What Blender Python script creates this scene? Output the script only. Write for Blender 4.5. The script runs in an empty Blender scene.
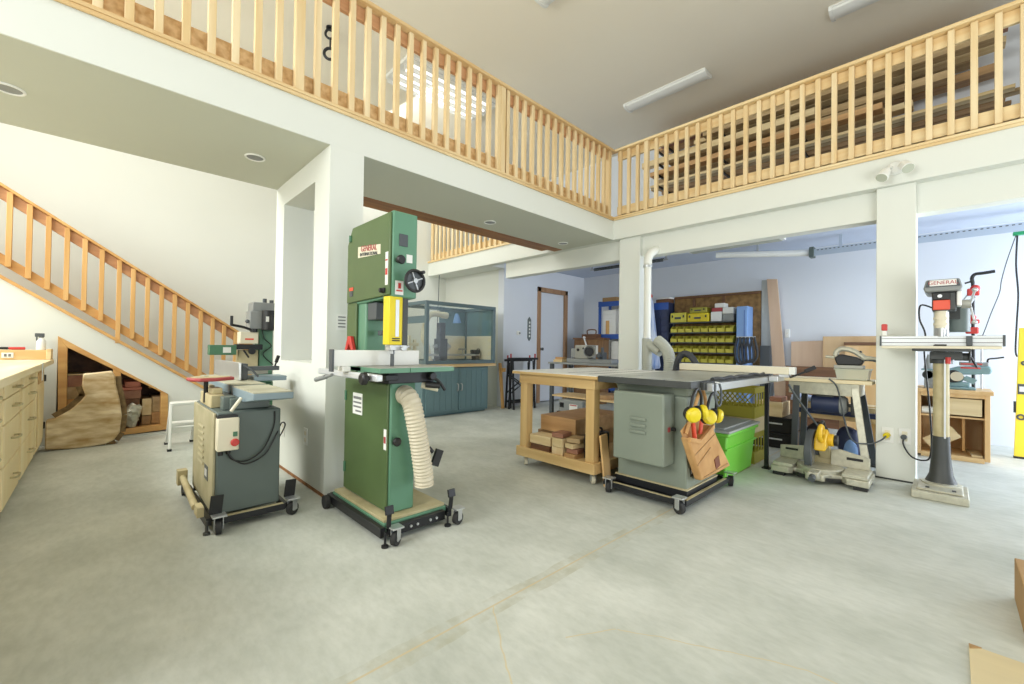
import bpy, bmesh, math, random
from mathutils import Vector, Matrix
random.seed(7)
S = bpy.context.scene
COL = S.collection
R = math.radians
# ------------------------------------------------------------------ camera
F_PX, YAW, PITCH, ROLL = 425.1566, R(45.8652), R(0.7405), R(0.829)
cam = bpy.data.cameras.new('camera'); cam.sensor_fit = 'HORIZONTAL'; cam.sensor_width = 36
cam.lens = F_PX * 36 / 1024; cam.clip_start = .02
co = bpy.data.objects.new('camera', cam); COL.objects.link(co)
fw = Vector((math.cos(YAW)*math.cos(PITCH), math.sin(YAW)*math.cos(PITCH), math.sin(PITCH)))
rt = Vector((math.sin(YAW), -math.cos(YAW), 0)); upv = rt.cross(fw)
cr = rt*math.cos(ROLL) + upv*math.sin(ROLL); cu = upv*math.cos(ROLL) - rt*math.sin(ROLL)
co.matrix_world = Matrix(((cr.x, cu.x, -fw.x, 0), (cr.y, cu.y, -fw.y, 0), (cr.z, cu.z, -fw.z, 1.0), (0, 0, 0, 1)))
S.camera = co
# ------------------------------------------------------------------ light
S.view_settings.view_transform = 'Standard'
try: S.view_settings.look = 'None'
except Exception: pass
S.view_settings.gamma = 1; S.view_settings.use_curve_mapping = False
S.view_settings.exposure = -0.08
W = bpy.data.worlds.new('daylight'); S.world = W; W.use_nodes = True
W.node_tree.nodes['Background'].inputs[0].default_value = (.95, 1.0, .97, 1)
W.node_tree.nodes['Background'].inputs[1].default_value = .63
def area(name, loc, target, sx, sy, power, color=(1, 1, 1)):
    l = bpy.data.lights.new(name, 'AREA'); l.shape = 'RECTANGLE'; l.size = sx; l.size_y = sy
    l.energy = power; l.color = color
    o = bpy.data.objects.new(name, l); COL.objects.link(o); o.location = loc
    o.rotation_euler = (Vector(target)-Vector(loc)).to_track_quat('-Z', 'Y').to_euler()
    return o
area('window_daylight', (-3.1, 1.9, 2.7), (1.6, 2.0, .2), 2.6, 1.9, 170, (.98, 1, .96))
area('garage_opening_daylight', (6.1, -2.8, 1.2), (6.3, 3, 1.2), 1.8, 2.0, 160, (.83, .905, 1))
area('partition_fill_light', (-2.6, 5.0, 3.3), (.9, 3.4, .2), 1.8, 1.4, 145, (.98, 1, .95))  # added fill light aimed at the partition; no window is known here
area('high_fill_light', (3.0, 5.7, 4.4), (5.5, 6.0, 2.2), 1.4, .8, 38, (.97, 1, .98))  # added fill light at an invented spot, not a window
area('ceiling_fill_light', (1.2, -2.2, .8), (2.6, -.4, 4.73), 2.4, 2.4, 105, (.98, 1, .97))  # unseen upward lamp added to brighten the ceiling
area('stairwell_fill_light', (.2, 5.0, 4.4), (.2, 6.9, 1.4), 2.6, .5, 22, (.98, 1, .98))  # added to brighten the wall behind the stairs; no fixture hangs here
area('mezzanine_fill_light', (-1.45, 3.45, 2.30), (-.55, 3.2, 0), .35, .35, 30, (1, 1, .97))  # added out of view to lift the left floor and partition

# ------------------------------------------------------------------ materials
def lin(c):
    if isinstance(c, str): c = tuple(int(c[i:i+2], 16) for i in (0, 2, 4))
    return tuple(((v/255)/12.92 if v/255 <= .04045 else ((v/255+.055)/1.055)**2.4) for v in c) + (1,)
def mat(name, color, rough=.55, metal=0., vary=.0, vscale=6., bump=0., color2=None, spec=None, stretch=None, detail=4):
    m = bpy.data.materials.new(name); m.use_nodes = True; N = m.node_tree.nodes; L = m.node_tree.links
    b = N['Principled BSDF']; b.inputs['Roughness'].default_value = rough; b.inputs['Metallic'].default_value = metal
    if spec is not None: b.inputs['Specular IOR Level'].default_value = spec
    c = lin(color); b.inputs['Base Color'].default_value = c
    if vary or color2 or bump:
        tc = N.new('ShaderNodeTexCoord'); mp = N.new('ShaderNodeMapping'); L.new(tc.outputs['Object'], mp.inputs[0])
        if stretch: mp.inputs['Scale'].default_value = stretch
        nz = N.new('ShaderNodeTexNoise'); nz.inputs['Scale'].default_value = vscale; nz.inputs['Detail'].default_value = detail
        L.new(mp.outputs[0], nz.inputs['Vector'])
        rp = N.new('ShaderNodeValToRGB'); rp.color_ramp.elements[0].position = .32; rp.color_ramp.elements[1].position = .68
        if color2: c2 = lin(color2)
        else: c2 = tuple(min(1, v*(1-vary)) for v in c[:3]) + (1,)
        rp.color_ramp.elements[0].color = c2; rp.color_ramp.elements[1].color = c
        L.new(nz.outputs['Fac'], rp.inputs[0]); L.new(rp.outputs[0], b.inputs['Base Color'])
        if bump:
            bp = N.new('ShaderNodeBump'); bp.inputs['Strength'].default_value = bump; bp.inputs['Distance'].default_value = .01
            L.new(nz.outputs['Fac'], bp.inputs['Height']); L.new(bp.outputs[0], b.inputs['Normal'])
    return m
def wood(name, c1, c2, axis='Y', scale=14, rough=.55, knots=None):
    st = {'X': (.08, 1, 1), 'Y': (1, .08, 1), 'Z': (1, 1, .08)}[axis]
    return mat(name, c1, rough, color2=c2, vscale=scale, stretch=st, bump=.05, detail=6)
M = {}
M['wall'] = mat('white_wall_paint', 'e1e3db', .7, vary=.03, vscale=1.2)
M['bay_wall'] = mat('cool_white_wall_paint', 'dfe3ea', .65, vary=.03, vscale=1.2)
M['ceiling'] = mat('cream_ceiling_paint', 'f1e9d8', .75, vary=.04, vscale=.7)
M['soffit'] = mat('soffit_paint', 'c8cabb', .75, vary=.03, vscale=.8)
M['bay_ceiling'] = mat('bay_ceiling_paint', 'c9d3e6', .7, vary=.03)
M['trim'] = mat('white_trim_paint', 'f2f2ec', .5)
M['pineX'] = wood('pine_along_length', 'e6cc9c', 'd2ad76', 'X')
M['pineY'] = wood('pine_along_depth', 'ecd7aa', 'dbb981', 'Y')
M['pineZ'] = wood('pine_upright', 'ecd8b0', 'dcbd88', 'Z')
M['oakX'] = wood('golden_wood_along_length', 'dcae6c', 'c48f50', 'X')
M['oakZ'] = wood('golden_wood_upright', 'dfb273', 'c99756', 'Z')
M['goldY'] = wood('golden_pine_long', 'dcbb82', 'c59f66', 'Y')
M['goldZ'] = wood('golden_pine_upright', 'dcbb82', 'c7a268', 'Z')
M['osb'] = mat('strand_board', 'dcb988', .7, color2='b98f5a', vscale=26, detail=2)
M['rimwood'] = wood('brown_rim_board', 'a87038', '7d4d22', 'X')
M['redboard'] = wood('reddish_fascia_board', 'd6a67a', 'bd8860', 'X')
M['door_frame'] = wood('door_frame_wood', 'b48e6c', '9a7452', 'Z')
M['ply'] = wood('birch_plywood', 'e6c391', 'd3a96e', 'Z', 8)
M['plyY'] = wood('birch_plywood_long', 'e8ca98', 'd8b27a', 'Y', 8)
M['ply_pink'] = wood('pinkish_plywood', 'dcc0a6', 'cbaa8e', 'Z', 7)
M['ply_tan'] = wood('tan_plywood', 'd9ba90', 'c8a477', 'Z', 7)
M['ply_grey'] = mat('grey_panel', 'b9bbb6', .6, vary=.08)
M['walnut'] = wood('dark_wood', '8a6244', '5f3f29', 'Y')
M['barnY'] = wood('weathered_board', 'c6ab82', 'a0865e', 'Y')
M['orangeY'] = wood('orange_board', 'd2a876', 'b38858', 'Y')
M['paleY'] = wood('pale_board', 'ead5ab', 'd2b887', 'Y')
M['redwoodY'] = wood('reddish_timber', 'b08066', '936450', 'Y')
M['brownY'] = wood('brown_timber', 'b8946a', '8f6f4a', 'Y')
M['slab'] = mat('live_edge_slab', 'ecd9b4', .6, color2='b08d58', vscale=8, stretch=(.7, 1, 2.2), bump=.1, detail=8)
M['bark'] = mat('bark', '8d7550', .85, color2='5e4a30', vscale=18, bump=.5)
M['maple'] = wood('maple_cabinet', 'f1e0b6', 'e5cb93', 'Z', 5)
M['maple_top'] = wood('maple_top', 'f0e2c2', 'e2cfa2', 'Y', 7)
M['green'] = mat('machine_green', '629075', .42, vary=.06, vscale=3)
M['green_panel'] = mat('machine_green_door', '596f43', .45, color2='4d6139', vscale=2)
M['green_dark'] = mat('machine_green_deep', '48775a', .45, vary=.08)
M['blue_grey'] = mat('machine_blue_grey', '606c68', .45, vary=.08, vscale=3)
M['grey_green'] = mat('machine_pale_grey', '858d80', .42, vary=.05, vscale=3)
M['beige_steel'] = mat('beige_steel_panel', 'b3ab8c', .6, color2='9b9474', vscale=6)  # beige with a darker beige mottle
M['bed_blue'] = mat('jointer_bed_blue', '8799a2', .45, vary=.06)
M['bed_top'] = mat('dusty_bed_top', 'c6c2ac', .5, color2='aba78f', vscale=7)
M['dusty'] = mat('dusty_cream_metal', 'c9bd97', .65, color2='ad9f78', vscale=6)
M['cast'] = mat('cast_iron', 'aaa9a0', .4, .35, vary=.15, vscale=8)
M['cast_dark'] = mat('dark_cast_iron', '4b4d4c', .5, .3, vary=.2)
M['worn_iron'] = mat('worn_bright_iron', 'c2c4bc', .3, .25, vary=.22, vscale=5)
M['steel'] = mat('brushed_steel', 'c8cacb', .32, .7, vary=.06)
M['alu'] = mat('pale_aluminium', 'dcdfe2', .38, .35)
M['black'] = mat('black_plastic', '1d1d1e', .45)
M['black_metal'] = mat('black_painted_metal', '26272a', .42, .2, vary=.2)
M['rubber'] = mat('dark_rubber', '2c2c2c', .75)
M['grey_plastic'] = mat('grey_plastic', '8c8f8e', .5)
M['dark_grey'] = mat('dark_grey_paint', '4d5256', .5)
M['white_plastic'] = mat('white_plastic', 'ebebe6', .4)
M['cream_plastic'] = mat('cream_plastic', 'e2dac2', .45)
M['yellow'] = mat('yellow_plastic', 'e6cf1f', .4, vary=.05)
M['bin_yellow'] = mat('bin_yellow', 'd6cc4a', .42, vary=.05)
M['saw_yellow'] = mat('tool_yellow', 'e5b824', .42)
M['level_yellow'] = mat('lemon_yellow', 'ecd83c', .4)
M['red'] = mat('red_plastic', 'c83a34', .42)
M['dull_red'] = mat('dull_red_paint', 'b1474a', .5, vary=.12)
M['orange_red'] = mat('orange_red_plastic', 'e0563c', .42)
M['tote'] = mat('lime_green_plastic', '7ccf48', .35)
M['tote_lid'] = mat('grey_lid_plastic', 'a9adac', .42)
M['osb_dark'] = mat('dark_strand_board', 'a07c4c', .8, color2='6f5433', vscale=14, detail=6)
M['crate'] = mat('olive_yellow_crate', 'a8a03a', .5)
M['teal'] = mat('teal_cabinet_paint', '6a868b', .5, vary=.04)
M['teal_dark'] = mat('teal_frame_paint', '63777e', .5)
M['tool_teal'] = mat('tool_teal_paint', '7d9a9d', .4)
M['blue'] = mat('blue_painted_steel', '2b55a5', .42)
M['blue_light'] = mat('light_blue_plastic', '7fa3d6', .42)
M['navy'] = mat('navy_plastic', '2c3656', .5)
M['hose'] = mat('tan_flex_hose', 'cfc5ae', .5)
M['hose_grey'] = mat('grey_flex_hose', 'b7b9ae', .5)
M['dark_hose'] = mat('dark_hose', '3b3d42', .55)
M['duct'] = mat('white_duct', 'e6e6de', .4)
M['leather'] = mat('tan_suede', 'cfa26a', .8, color2='b98a55', vscale=8, bump=.1)
M['leather_patch'] = mat('brown_patch', '7d4a34', .7)
M['paper'] = mat('white_paper', 'e9e9e4', .7)
M['print'] = mat('printed_grey', '7a7b7a', .7)
M['cardboard'] = mat('cardboard', 'd9c9a2', .8, vary=.05, vscale=30, stretch=(1, .05, 1))
M['card_brown'] = mat('brown_cardboard', 'ad8a5c', .8)
M['tarp'] = mat('white_blue_cloth', 'dfe3ea', .8, color2='6e8cc4', vscale=20, stretch=(1, 1, .05))
M['dark_wood_cab'] = wood('brown_stained_wood', '94704a', '765434', 'Z', 8)
M['plaque'] = mat('slate_plaque', '6d7575', .6)
M['green_plastic'] = mat('green_reel_plastic', '2fa36b', .4)
M['bay_metal'] = mat('pale_blue_steel', 'b9c4d2', .4, .3)
M['bag'] = mat('dark_blue_bag', '2e3140', .5, vary=.3, vscale=9, bump=.4)
M['tape'] = mat('silver_wrap', 'c8c5b2', .4, .3, vary=.2, vscale=30)
def glass_mat():
    m = bpy.data.materials.new('clear_panel'); m.use_nodes = True; N = m.node_tree.nodes; L = m.node_tree.links
    N.remove(N['Principled BSDF']); t = N.new('ShaderNodeBsdfTransparent'); g = N.new('ShaderNodeBsdfGlossy')
    g.inputs['Roughness'].default_value = .03; t.inputs[0].default_value = (.93, .95, .95, 1)
    x = N.new('ShaderNodeMixShader'); x.inputs[0].default_value = .05; L.new(t.outputs[0], x.inputs[1]); L.new(g.outputs[0], x.inputs[2])
    L.new(x.outputs[0], N['Material Output'].inputs[0]); return m
M['glass'] = glass_mat()
M['clear_plastic'] = mat('milky_plastic', 'd8dcc9', .3)
M['clear_plastic'].node_tree.nodes['Principled BSDF'].inputs['Alpha'].default_value = .55
def emit(name, c, s):
    m = mat(name, c); b = m.node_tree.nodes['Principled BSDF']
    b.inputs['Emission Color'].default_value = lin(c); b.inputs['Emission Strength'].default_value = s; return m
M['tube_lit'] = emit('lit_fluorescent_tube', 'ffffff', 1.1)
def floor_mat():
    m = bpy.data.materials.new('polished_concrete'); m.use_nodes = True; N = m.node_tree.nodes; L = m.node_tree.links
    b = N['Principled BSDF']; tc = N.new('ShaderNodeTexCoord')
    def noise(scale, st=(1, 1, 1), det=5, rot=0):
        mp = N.new('ShaderNodeMapping'); mp.inputs['Scale'].default_value = st; mp.inputs['Rotation'].default_value = (0, 0, rot)
        L.new(tc.outputs['Object'], mp.inputs[0])
        n = N.new('ShaderNodeTexNoise'); n.inputs['Scale'].default_value = scale; n.inputs['Detail'].default_value = det
        n.inputs['Roughness'].default_value = .62
        L.new(mp.outputs[0], n.inputs['Vector']); return n.outputs['Fac']
    def ramp(f, p0, c0, p1, c1):
        r = N.new('ShaderNodeValToRGB'); r.color_ramp.elements[0].position = p0; r.color_ramp.elements[1].position = p1
        r.color_ramp.elements[0].color = c0; r.color_ramp.elements[1].color = c1; L.new(f, r.inputs[0]); return r.outputs[0]
    def mix(a, bb, f, mode='MULTIPLY'):
        x = N.new('ShaderNodeMix'); x.data_type = 'RGBA'; x.blend_type = mode
        if isinstance(f, float): x.inputs[0].default_value = f
        else: L.new(f, x.inputs[0])
        L.new(a, x.inputs[6])
        if isinstance(bb, tuple): x.inputs[7].default_value = bb
        else: L.new(bb, x.inputs[7])
        return x.outputs[2]
    base = ramp(noise(1.5, (1, 1, 1), 7), .33, lin('bec1b9'), .68, lin('d8dad3'))
    streak = ramp(noise(3.4, (1, .55, 1), 8, .7), .38, (.80, .82, .80, 1), .60, (1, 1, 1, 1))
    c = mix(base, streak, .55)
    fine = ramp(noise(34, (1, .4, 1), 6, -.5), .36, (.84, .85, .83, 1), .60, (1.0, 1.0, 1.0, 1))
    c = mix(c, fine, .6)
    # saw-cut joint and hairline cracks (world XY segments)
    sep = N.new('ShaderNodeSeparateXYZ'); L.new(tc.outputs['Object'], sep.inputs[0])
    wob = noise(4, (1, 1, 1), 3)
    def math_(op, a, bb=None):
        n = N.new('ShaderNodeMath'); n.operation = op
        for i, v in enumerate((a, bb)):
            if v is None: continue
            if isinstance(v, (int, float)): n.inputs[i].default_value = v
            else: L.new(v, n.inputs[i])
        return n.outputs[0]
    X, Y = sep.outputs[0], sep.outputs[1]
    wobm = math_('MULTIPLY', math_('SUBTRACT', wob, .5), .05)
    def seg(ax, ay, bx, by, w, wobble=1):
        dx, dy = bx-ax, by-ay; l = math.hypot(dx, dy); dx /= l; dy /= l
        u = math_('ADD', math_('MULTIPLY', math_('SUBTRACT', X, ax), dx), math_('MULTIPLY', math_('SUBTRACT', Y, ay), dy))
        v = math_('ADD', math_('MULTIPLY', math_('SUBTRACT', X, ax), -dy), math_('MULTIPLY', math_('SUBTRACT', Y, ay), dx))
        if wobble: v = math_('ADD', v, wobm)
        inside = math_('MULTIPLY', math_('GREATER_THAN', u, 0), math_('LESS_THAN', u, l))
        return math_('MULTIPLY', inside, math_('LESS_THAN', math_('ABSOLUTE', v), w))
    dirt = math_('MULTIPLY', seg(-.9, 1.25, 3.4, 1.20, .05, 1), ramp(noise(7, (1, 1, 1), 5), .42, (0, 0, 0, 1), .62, (1, 1, 1, 1)))
    c = mix(c, lin('a9a68e'), math_('MULTIPLY', dirt, .55), 'MIX')
    joint = seg(-.9, 1.25, 6.9, 1.175, .0045, 0)
    c = mix(c, lin('c9b78f'), math_('MULTIPLY', joint, .75), 'MIX')
    cracks = None
    for s in ((1.108, 1.232, .9, .906), (1.18, .93, 1.337, .822), (1.337, .822, 1.458, .635), (1.458, .635, 1.616, .312), (1.616, .312, 1.66, -.4), (.9, .906, .72, .3)):
        k = seg(*s, .0026); cracks = k if cracks is None else math_('MAXIMUM', cracks, k)
    c = mix(c, lin('cdbf98'), math_('MULTIPLY', cracks, .8), 'MIX')
    L.new(c, b.inputs['Base Color'])
    L.new(ramp(noise(5, (1, 1, 1), 4), .3, (.5, .5, .5, 1), .7, (.66, .66, .66, 1)), b.inputs['Roughness'])
    b.inputs['Specular IOR Level'].default_value = .35
    return m
M['floor'] = floor_mat()

# ------------------------------------------------------------------ mesh helpers
class B:
    def __init__(s): s.bm = bmesh.new()
    def _hull(s, vs, faces):
        v = [s.bm.verts.new(p) for p in vs]
        for f in faces: s.bm.faces.new([v[i] for i in f])
        return s
    def box(s, x0, x1, y0, y1, z0, z1):
        return s._hull([(x0,y0,z0),(x1,y0,z0),(x1,y1,z0),(x0,y1,z0),(x0,y0,z1),(x1,y0,z1),(x1,y1,z1),(x0,y1,z1)],
                       [(3,2,1,0),(4,5,6,7),(0,1,5,4),(1,2,6,5),(2,3,7,6),(3,0,4,7)])
    def obox(s, c, size, rot=(0, 0, 0)):
        from mathutils import Euler
        m = Euler(rot).to_matrix(); hx, hy, hz = (k/2 for k in size); c = Vector(c)
        vs = [c + m @ Vector(p) for p in [(-hx,-hy,-hz),(hx,-hy,-hz),(hx,hy,-hz),(-hx,hy,-hz),(-hx,-hy,hz),(hx,-hy,hz),(hx,hy,hz),(-hx,hy,hz)]]
        return s._hull(vs, [(3,2,1,0),(4,5,6,7),(0,1,5,4),(1,2,6,5),(2,3,7,6),(3,0,4,7)])
    def bar(s, p0, p1, w, d, up=(0, 0, 1)):
        p0, p1 = Vector(p0), Vector(p1); z = (p1-p0).normalized(); u = Vector(up)
        if abs(z.dot(u)) > .99: u = Vector((0, 1, 0))
        x = u.cross(z).normalized(); y = z.cross(x)
        q = [(-1,-1),(1,-1),(1,1),(-1,1)]
        vs = [p0 + x*a*w/2 + y*b*d/2 for a, b in q] + [p1 + x*a*w/2 + y*b*d/2 for a, b in q]
        return s._hull(vs, [(3,2,1,0),(4,5,6,7),(0,1,5,4),(1,2,6,5),(2,3,7,6),(3,0,4,7)])
    def ring_sweep(s, pts, radii, n=12, caps=True):
        pts = [Vector(p) for p in pts]; rings = []; prev = None
        for i, p in enumerate(pts):
            t = (pts[min(i+1, len(pts)-1)] - pts[max(i-1, 0)])
            if t.length < 1e-9: t = Vector((0, 0, 1))
            t.normalize()
            if prev is None:
                a = Vector((0, 0, 1)) if abs(t.z) < .9 else Vector((1, 0, 0)); x = a.cross(t).normalized()
            else:
                x = (prev - t*prev.dot(t)); x = x.normalized() if x.length > 1e-6 else prev
            prev = x; y = t.cross(x)
            rings.append([s.bm.verts.new(p + (x*math.cos(2*math.pi*k/n) + y*math.sin(2*math.pi*k/n))*radii[i]) for k in range(n)])
        for a, b in zip(rings, rings[1:]):
            for k in range(n): s.bm.faces.new([a[k], a[(k+1) % n], b[(k+1) % n], b[k]])
        if caps:
            s.bm.faces.new(rings[0][::-1]); s.bm.faces.new(rings[-1])
        return s
    def cyl(s, p0, p1, r0, r1=None, n=18): return s.ring_sweep([p0, p1], [r0, r0 if r1 is None else r1], n)
    def lathe(s, prof, base, axis=(0, 0, 1), n=20):
        base, axis = Vector(base), Vector(axis).normalized()
        return s.ring_like(base, axis, prof, n)
    def ring_like(s, base, axis, prof, n):
        a = Vector((0, 0, 1)) if abs(axis.z) < .9 else Vector((1, 0, 0)); x = a.cross(axis).normalized(); y = axis.cross(x); rings = []
        for r, h in prof:
            rings.append([s.bm.verts.new(base + axis*h + (x*math.cos(2*math.pi*k/n) + y*math.sin(2*math.pi*k/n))*max(r, .0004)) for k in range(n)])
        for p, q in zip(rings, rings[1:]):
            for k in range(n): s.bm.faces.new([p[k], p[(k+1) % n], q[(k+1) % n], q[k]])
        s.bm.faces.new(rings[0][::-1]); s.bm.faces.new(rings[-1]); return s
    def tube(s, pts, r, n=8, seg=5):
        P = [Vector(p) for p in pts]; out = []
        for i in range(len(P)-1):
            p0, p1, p2, p3 = P[max(i-1, 0)], P[i], P[i+1], P[min(i+2, len(P)-1)]
            for k in range(seg):
                t = k/seg
                out.append(.5*((2*p1) + (p2-p0)*t + (2*p0-5*p1+4*p2-p3)*t*t + (3*p1-p0-3*p2+p3)*t**3))
        out.append(P[-1]); return s.ring_sweep(out, [r]*len(out), n)
    def flex(s, pts, r, pitch=.014, n=18, amp=.1):
        P = [Vector(p) for p in pts]; out = []
        for i in range(len(P)-1):
            p0, p1, p2, p3 = P[max(i-1, 0)], P[i], P[i+1], P[min(i+2, len(P)-1)]
            k = max(4, int((p2-p1).length/pitch*2))
            for j in range(k):
                t = j/k
                out.append(.5*((2*p1) + (p2-p0)*t + (2*p0-5*p1+4*p2-p3)*t*t + (3*p1-p0-3*p2+p3)*t**3))
        out.append(P[-1]); return s.ring_sweep(out, [r*(1+amp*(i % 2)) for i in range(len(out))], n)
    def prism(s, pts, axis, a, b):
        def P(u, v, w):
            return {'X': (w, u, v), 'Y': (u, w, v), 'Z': (u, v, w)}[axis]
        n = len(pts)
        va = [s.bm.verts.new(P(u, v, a)) for u, v in pts]; vb = [s.bm.verts.new(P(u, v, b)) for u, v in pts]
        s.bm.faces.new(va[::-1]); s.bm.faces.new(vb)
        for i in range(n): s.bm.faces.new([va[i], va[(i+1) % n], vb[(i+1) % n], vb[i]])
        return s
    def sph(s, c, r, sc=(1, 1, 1), n=14):
        m = Matrix.Translation(c) @ Matrix.Diagonal((sc[0]*r, sc[1]*r, sc[2]*r, 1))
        bmesh.ops.create_uvsphere(s.bm, u_segments=n, v_segments=max(6, n*2//3), radius=1, matrix=m); return s
    def torus(s, c, axis, R_, r, n=24, k=8):
        c, axis = Vector(c), Vector(axis).normalized(); a = Vector((0, 0, 1)) if abs(axis.z) < .9 else Vector((1, 0, 0))
        x = a.cross(axis).normalized(); y = axis.cross(x); rings = []
        for i in range(n):
            t = 2*math.pi*i/n; d = x*math.cos(t) + y*math.sin(t)
            rings.append([s.bm.verts.new(c + d*(R_ + r*math.cos(2*math.pi*j/k)) + axis*r*math.sin(2*math.pi*j/k)) for j in range(k)])
        for i in range(n):
            p, q = rings[i], rings[(i+1) % n]
            for j in range(k): s.bm.faces.new([p[j], p[(j+1) % k], q[(j+1) % k], q[j]])
        return s
    def wedge(s, x0, x1, y0, y1, z0, z1, inset=(0, 0)):
        ix, iy = inset
        return s._hull([(x0+ix,y0+iy,z0),(x1-ix,y0+iy,z0),(x1-ix,y1-iy,z0),(x0+ix,y1-iy,z0),(x0,y0,z1),(x1,y0,z1),(x1,y1,z1),(x0,y1,z1)],
                       [(3,2,1,0),(4,5,6,7),(0,1,5,4),(1,2,6,5),(2,3,7,6),(3,0,4,7)])
def base_of(o):
    while o.parent: o = o.parent
    return o.location
def ob(name, b, m, parent=None, bevel=0., label=None, smooth=True):
    me = bpy.data.meshes.new(name); bmesh.ops.recalc_face_normals(b.bm, faces=b.bm.faces[:])
    if parent is not None:
        bmesh.ops.translate(b.bm, vec=-Vector(base_of(parent)), verts=b.bm.verts[:])
    b.bm.to_mesh(me); b.bm.free()
    if smooth and len(me.polygons):
        me.polygons.foreach_set('use_smooth', [True]*len(me.polygons)); me.set_sharp_from_angle(angle=R(32))
    me.materials.append(M[m] if isinstance(m, str) else m)
    o = bpy.data.objects.new(name, me); COL.objects.link(o)
    if parent is not None: o.parent = parent
    if bevel:
        md = o.modifiers.new('bevel', 'BEVEL'); md.width = bevel; md.segments = 2; md.limit_method = 'ANGLE'; md.angle_limit = R(40)
    if label: o['label'] = label
    return o
def tag(o, label, cat, group=None, kind=None):
    o['label'] = label; o['category'] = cat
    if group: o['group'] = group
    if kind: o['kind'] = kind
    return o
def thing(name, label, cat, loc, group=None):
    o = bpy.data.objects.new(name, None); COL.objects.link(o); o.location = loc; o.empty_display_size = .1
    return tag(o, label, cat, group)
def struct(name, b, m, label=None, parent=None, bevel=0.):
    o = ob(name, b, m, parent, bevel)
    if parent is None:
        o['kind'] = 'structure'
        if label: o['label'] = label
    return o
def solo(name, b, m, label, cat, group=None, bevel=0.):
    """a thing that is a single mesh: origin moved to the bottom centre of its bounds"""
    bb = [v.co for v in b.bm.verts]
    c = Vector(((min(v.x for v in bb)+max(v.x for v in bb))/2, (min(v.y for v in bb)+max(v.y for v in bb))/2, min(v.z for v in bb)))
    bmesh.ops.translate(b.bm, vec=-c, verts=b.bm.verts[:])
    o = ob(name, b, m, None, bevel); o.location = c
    return tag(o, label, cat, group)
def copy_tree(o, parent=None):
    c = o.copy(); COL.objects.link(c)
    if parent is not None: c.parent = parent
    for ch in [x for x in o.children]: copy_tree(ch, c)
    return c
def text(name, body, size, loc, rot, m, parent, depth=.001):
    cu_ = bpy.data.curves.new(name, 'FONT'); cu_.body = body; cu_.size = size; cu_.extrude = depth
    cu_.align_x = 'CENTER'; cu_.align_y = 'CENTER'
    t = bpy.data.objects.new('tmp_text', cu_); COL.objects.link(t)
    dg = bpy.context.evaluated_depsgraph_get(); me = bpy.data.meshes.new_from_object(t.evaluated_get(dg))
    bpy.data.objects.remove(t); me.name = name
    from mathutils import Euler
    me.transform(Matrix.Translation(Vector(loc) - Vector(base_of(parent))) @ Euler(rot).to_matrix().to_4x4())
    me.materials.clear(); me.materials.append(M[m])
    o = bpy.data.objects.new(name, me); COL.objects.link(o); o.parent = parent; return o
FACE_X = (R(90), 0, R(-90))    # lettering read from -X
FACE_Y = (R(90), 0, 0)         # lettering read from -Y

# ------------------------------------------------------------------ setting
YL, XR, ZS, ZD, ZC = 2.8645, 4.4667, 2.325, 2.574, 4.73
struct('floor', B().box(-1.35, 7.25, -3.2, 7.05, -.1, 0), 'floor')
struct('ceiling', B().box(-3.2, 7.25, -3.2, 7.05, ZC, ZC+.1), 'ceiling')
struct('wall_back', B().box(-3.2, 7.1, 6.9, 7.05, 0, ZC), 'wall')
struct('wall_right', B().box(7.1, 7.25, -3.2, 7.05, 0, ZC), 'bay_wall')
struct('wall_side', B().box(4.86, 5.0, 5.36, 6.9, 0, ZS), 'wall')
# door wall of the bay with its door opening 5.74 - 6.50
dx0, dx1, dz = 5.765, 6.47, 2.03
struct('wall_bay', B().box(4.86, dx0, 5.22, 5.36, 0, 2.44).box(dx1, 7.1, 5.22, 5.36, 0, 2.44).box(dx0, dx1, 5.22, 5.36, dz, 2.44), 'bay_wall')
d = struct('door_1', B().box(dx0+.005, dx1-.005, 5.25, 5.29, .02, dz-.005), 'bay_wall')
fr = ob('door_frame', B().box(dx0-.075, dx0+.005, 5.195, 5.24, 0, dz+.08).box(dx1-.005, dx1+.075, 5.195, 5.24, 0, dz+.08).box(dx0-.075, dx1+.075, 5.195, 5.24, dz-.005, dz+.08), 'door_frame', d, .004, 'reddish brown wooden frame')
ob('door_knob', B().lathe([(.022, 0), (.024, .008), (.012, .012), (.012, .035), (.026, .045), (.028, .06), (.018, .068)], (5.825, 5.25, .98), (0, -1, 0)), 'dark_grey', d)
# mezzanine over the left side and over the bay
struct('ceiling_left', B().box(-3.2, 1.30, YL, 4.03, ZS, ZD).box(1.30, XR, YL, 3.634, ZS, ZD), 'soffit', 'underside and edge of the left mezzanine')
struct('wall_fascia_left', B().box(-3.2, XR-.012, YL-.012, YL-.0005, ZS-.001, ZD), 'wall', bevel=.002)
struct('trim_1', B().box(1.302, 4.44, 3.636, 3.77, ZS-.004, ZD).box(1.302, 4.36, 3.776, 3.93, ZS+.012, ZD), 'rimwood', 'bare brown wood edging the mezzanine opening')
struct('ceiling_right', B().box(XR, 7.1, -3.2, 6.9, 2.445, ZD), 'bay_ceiling', 'bay ceiling and deck above')
struct('wall_fascia_right', B().box(XR-.012, XR+.10, -3.2, 6.9, ZS, ZD), 'wall', bevel=.002)
struct('wall_header', B().box(4.56, 4.70, -3.2, 4.86, 2.09, 2.444).box(XR+.10, 4.56, -3.2, 5.36, ZS+.01, 2.444).box(4.56, 4.86, 5.22, 6.9, ZS, 2.444), 'wall')
struct('trim_2', B().box(-3.2, XR-.03, YL-.035, YL+.03, ZD, ZD+.022).box(-3.2, XR-.03, YL-.030, YL-.014, ZD-.022, ZD), 'pineX', 'pale wood moulding along the mezzanine edge', bevel=.004)
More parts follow.
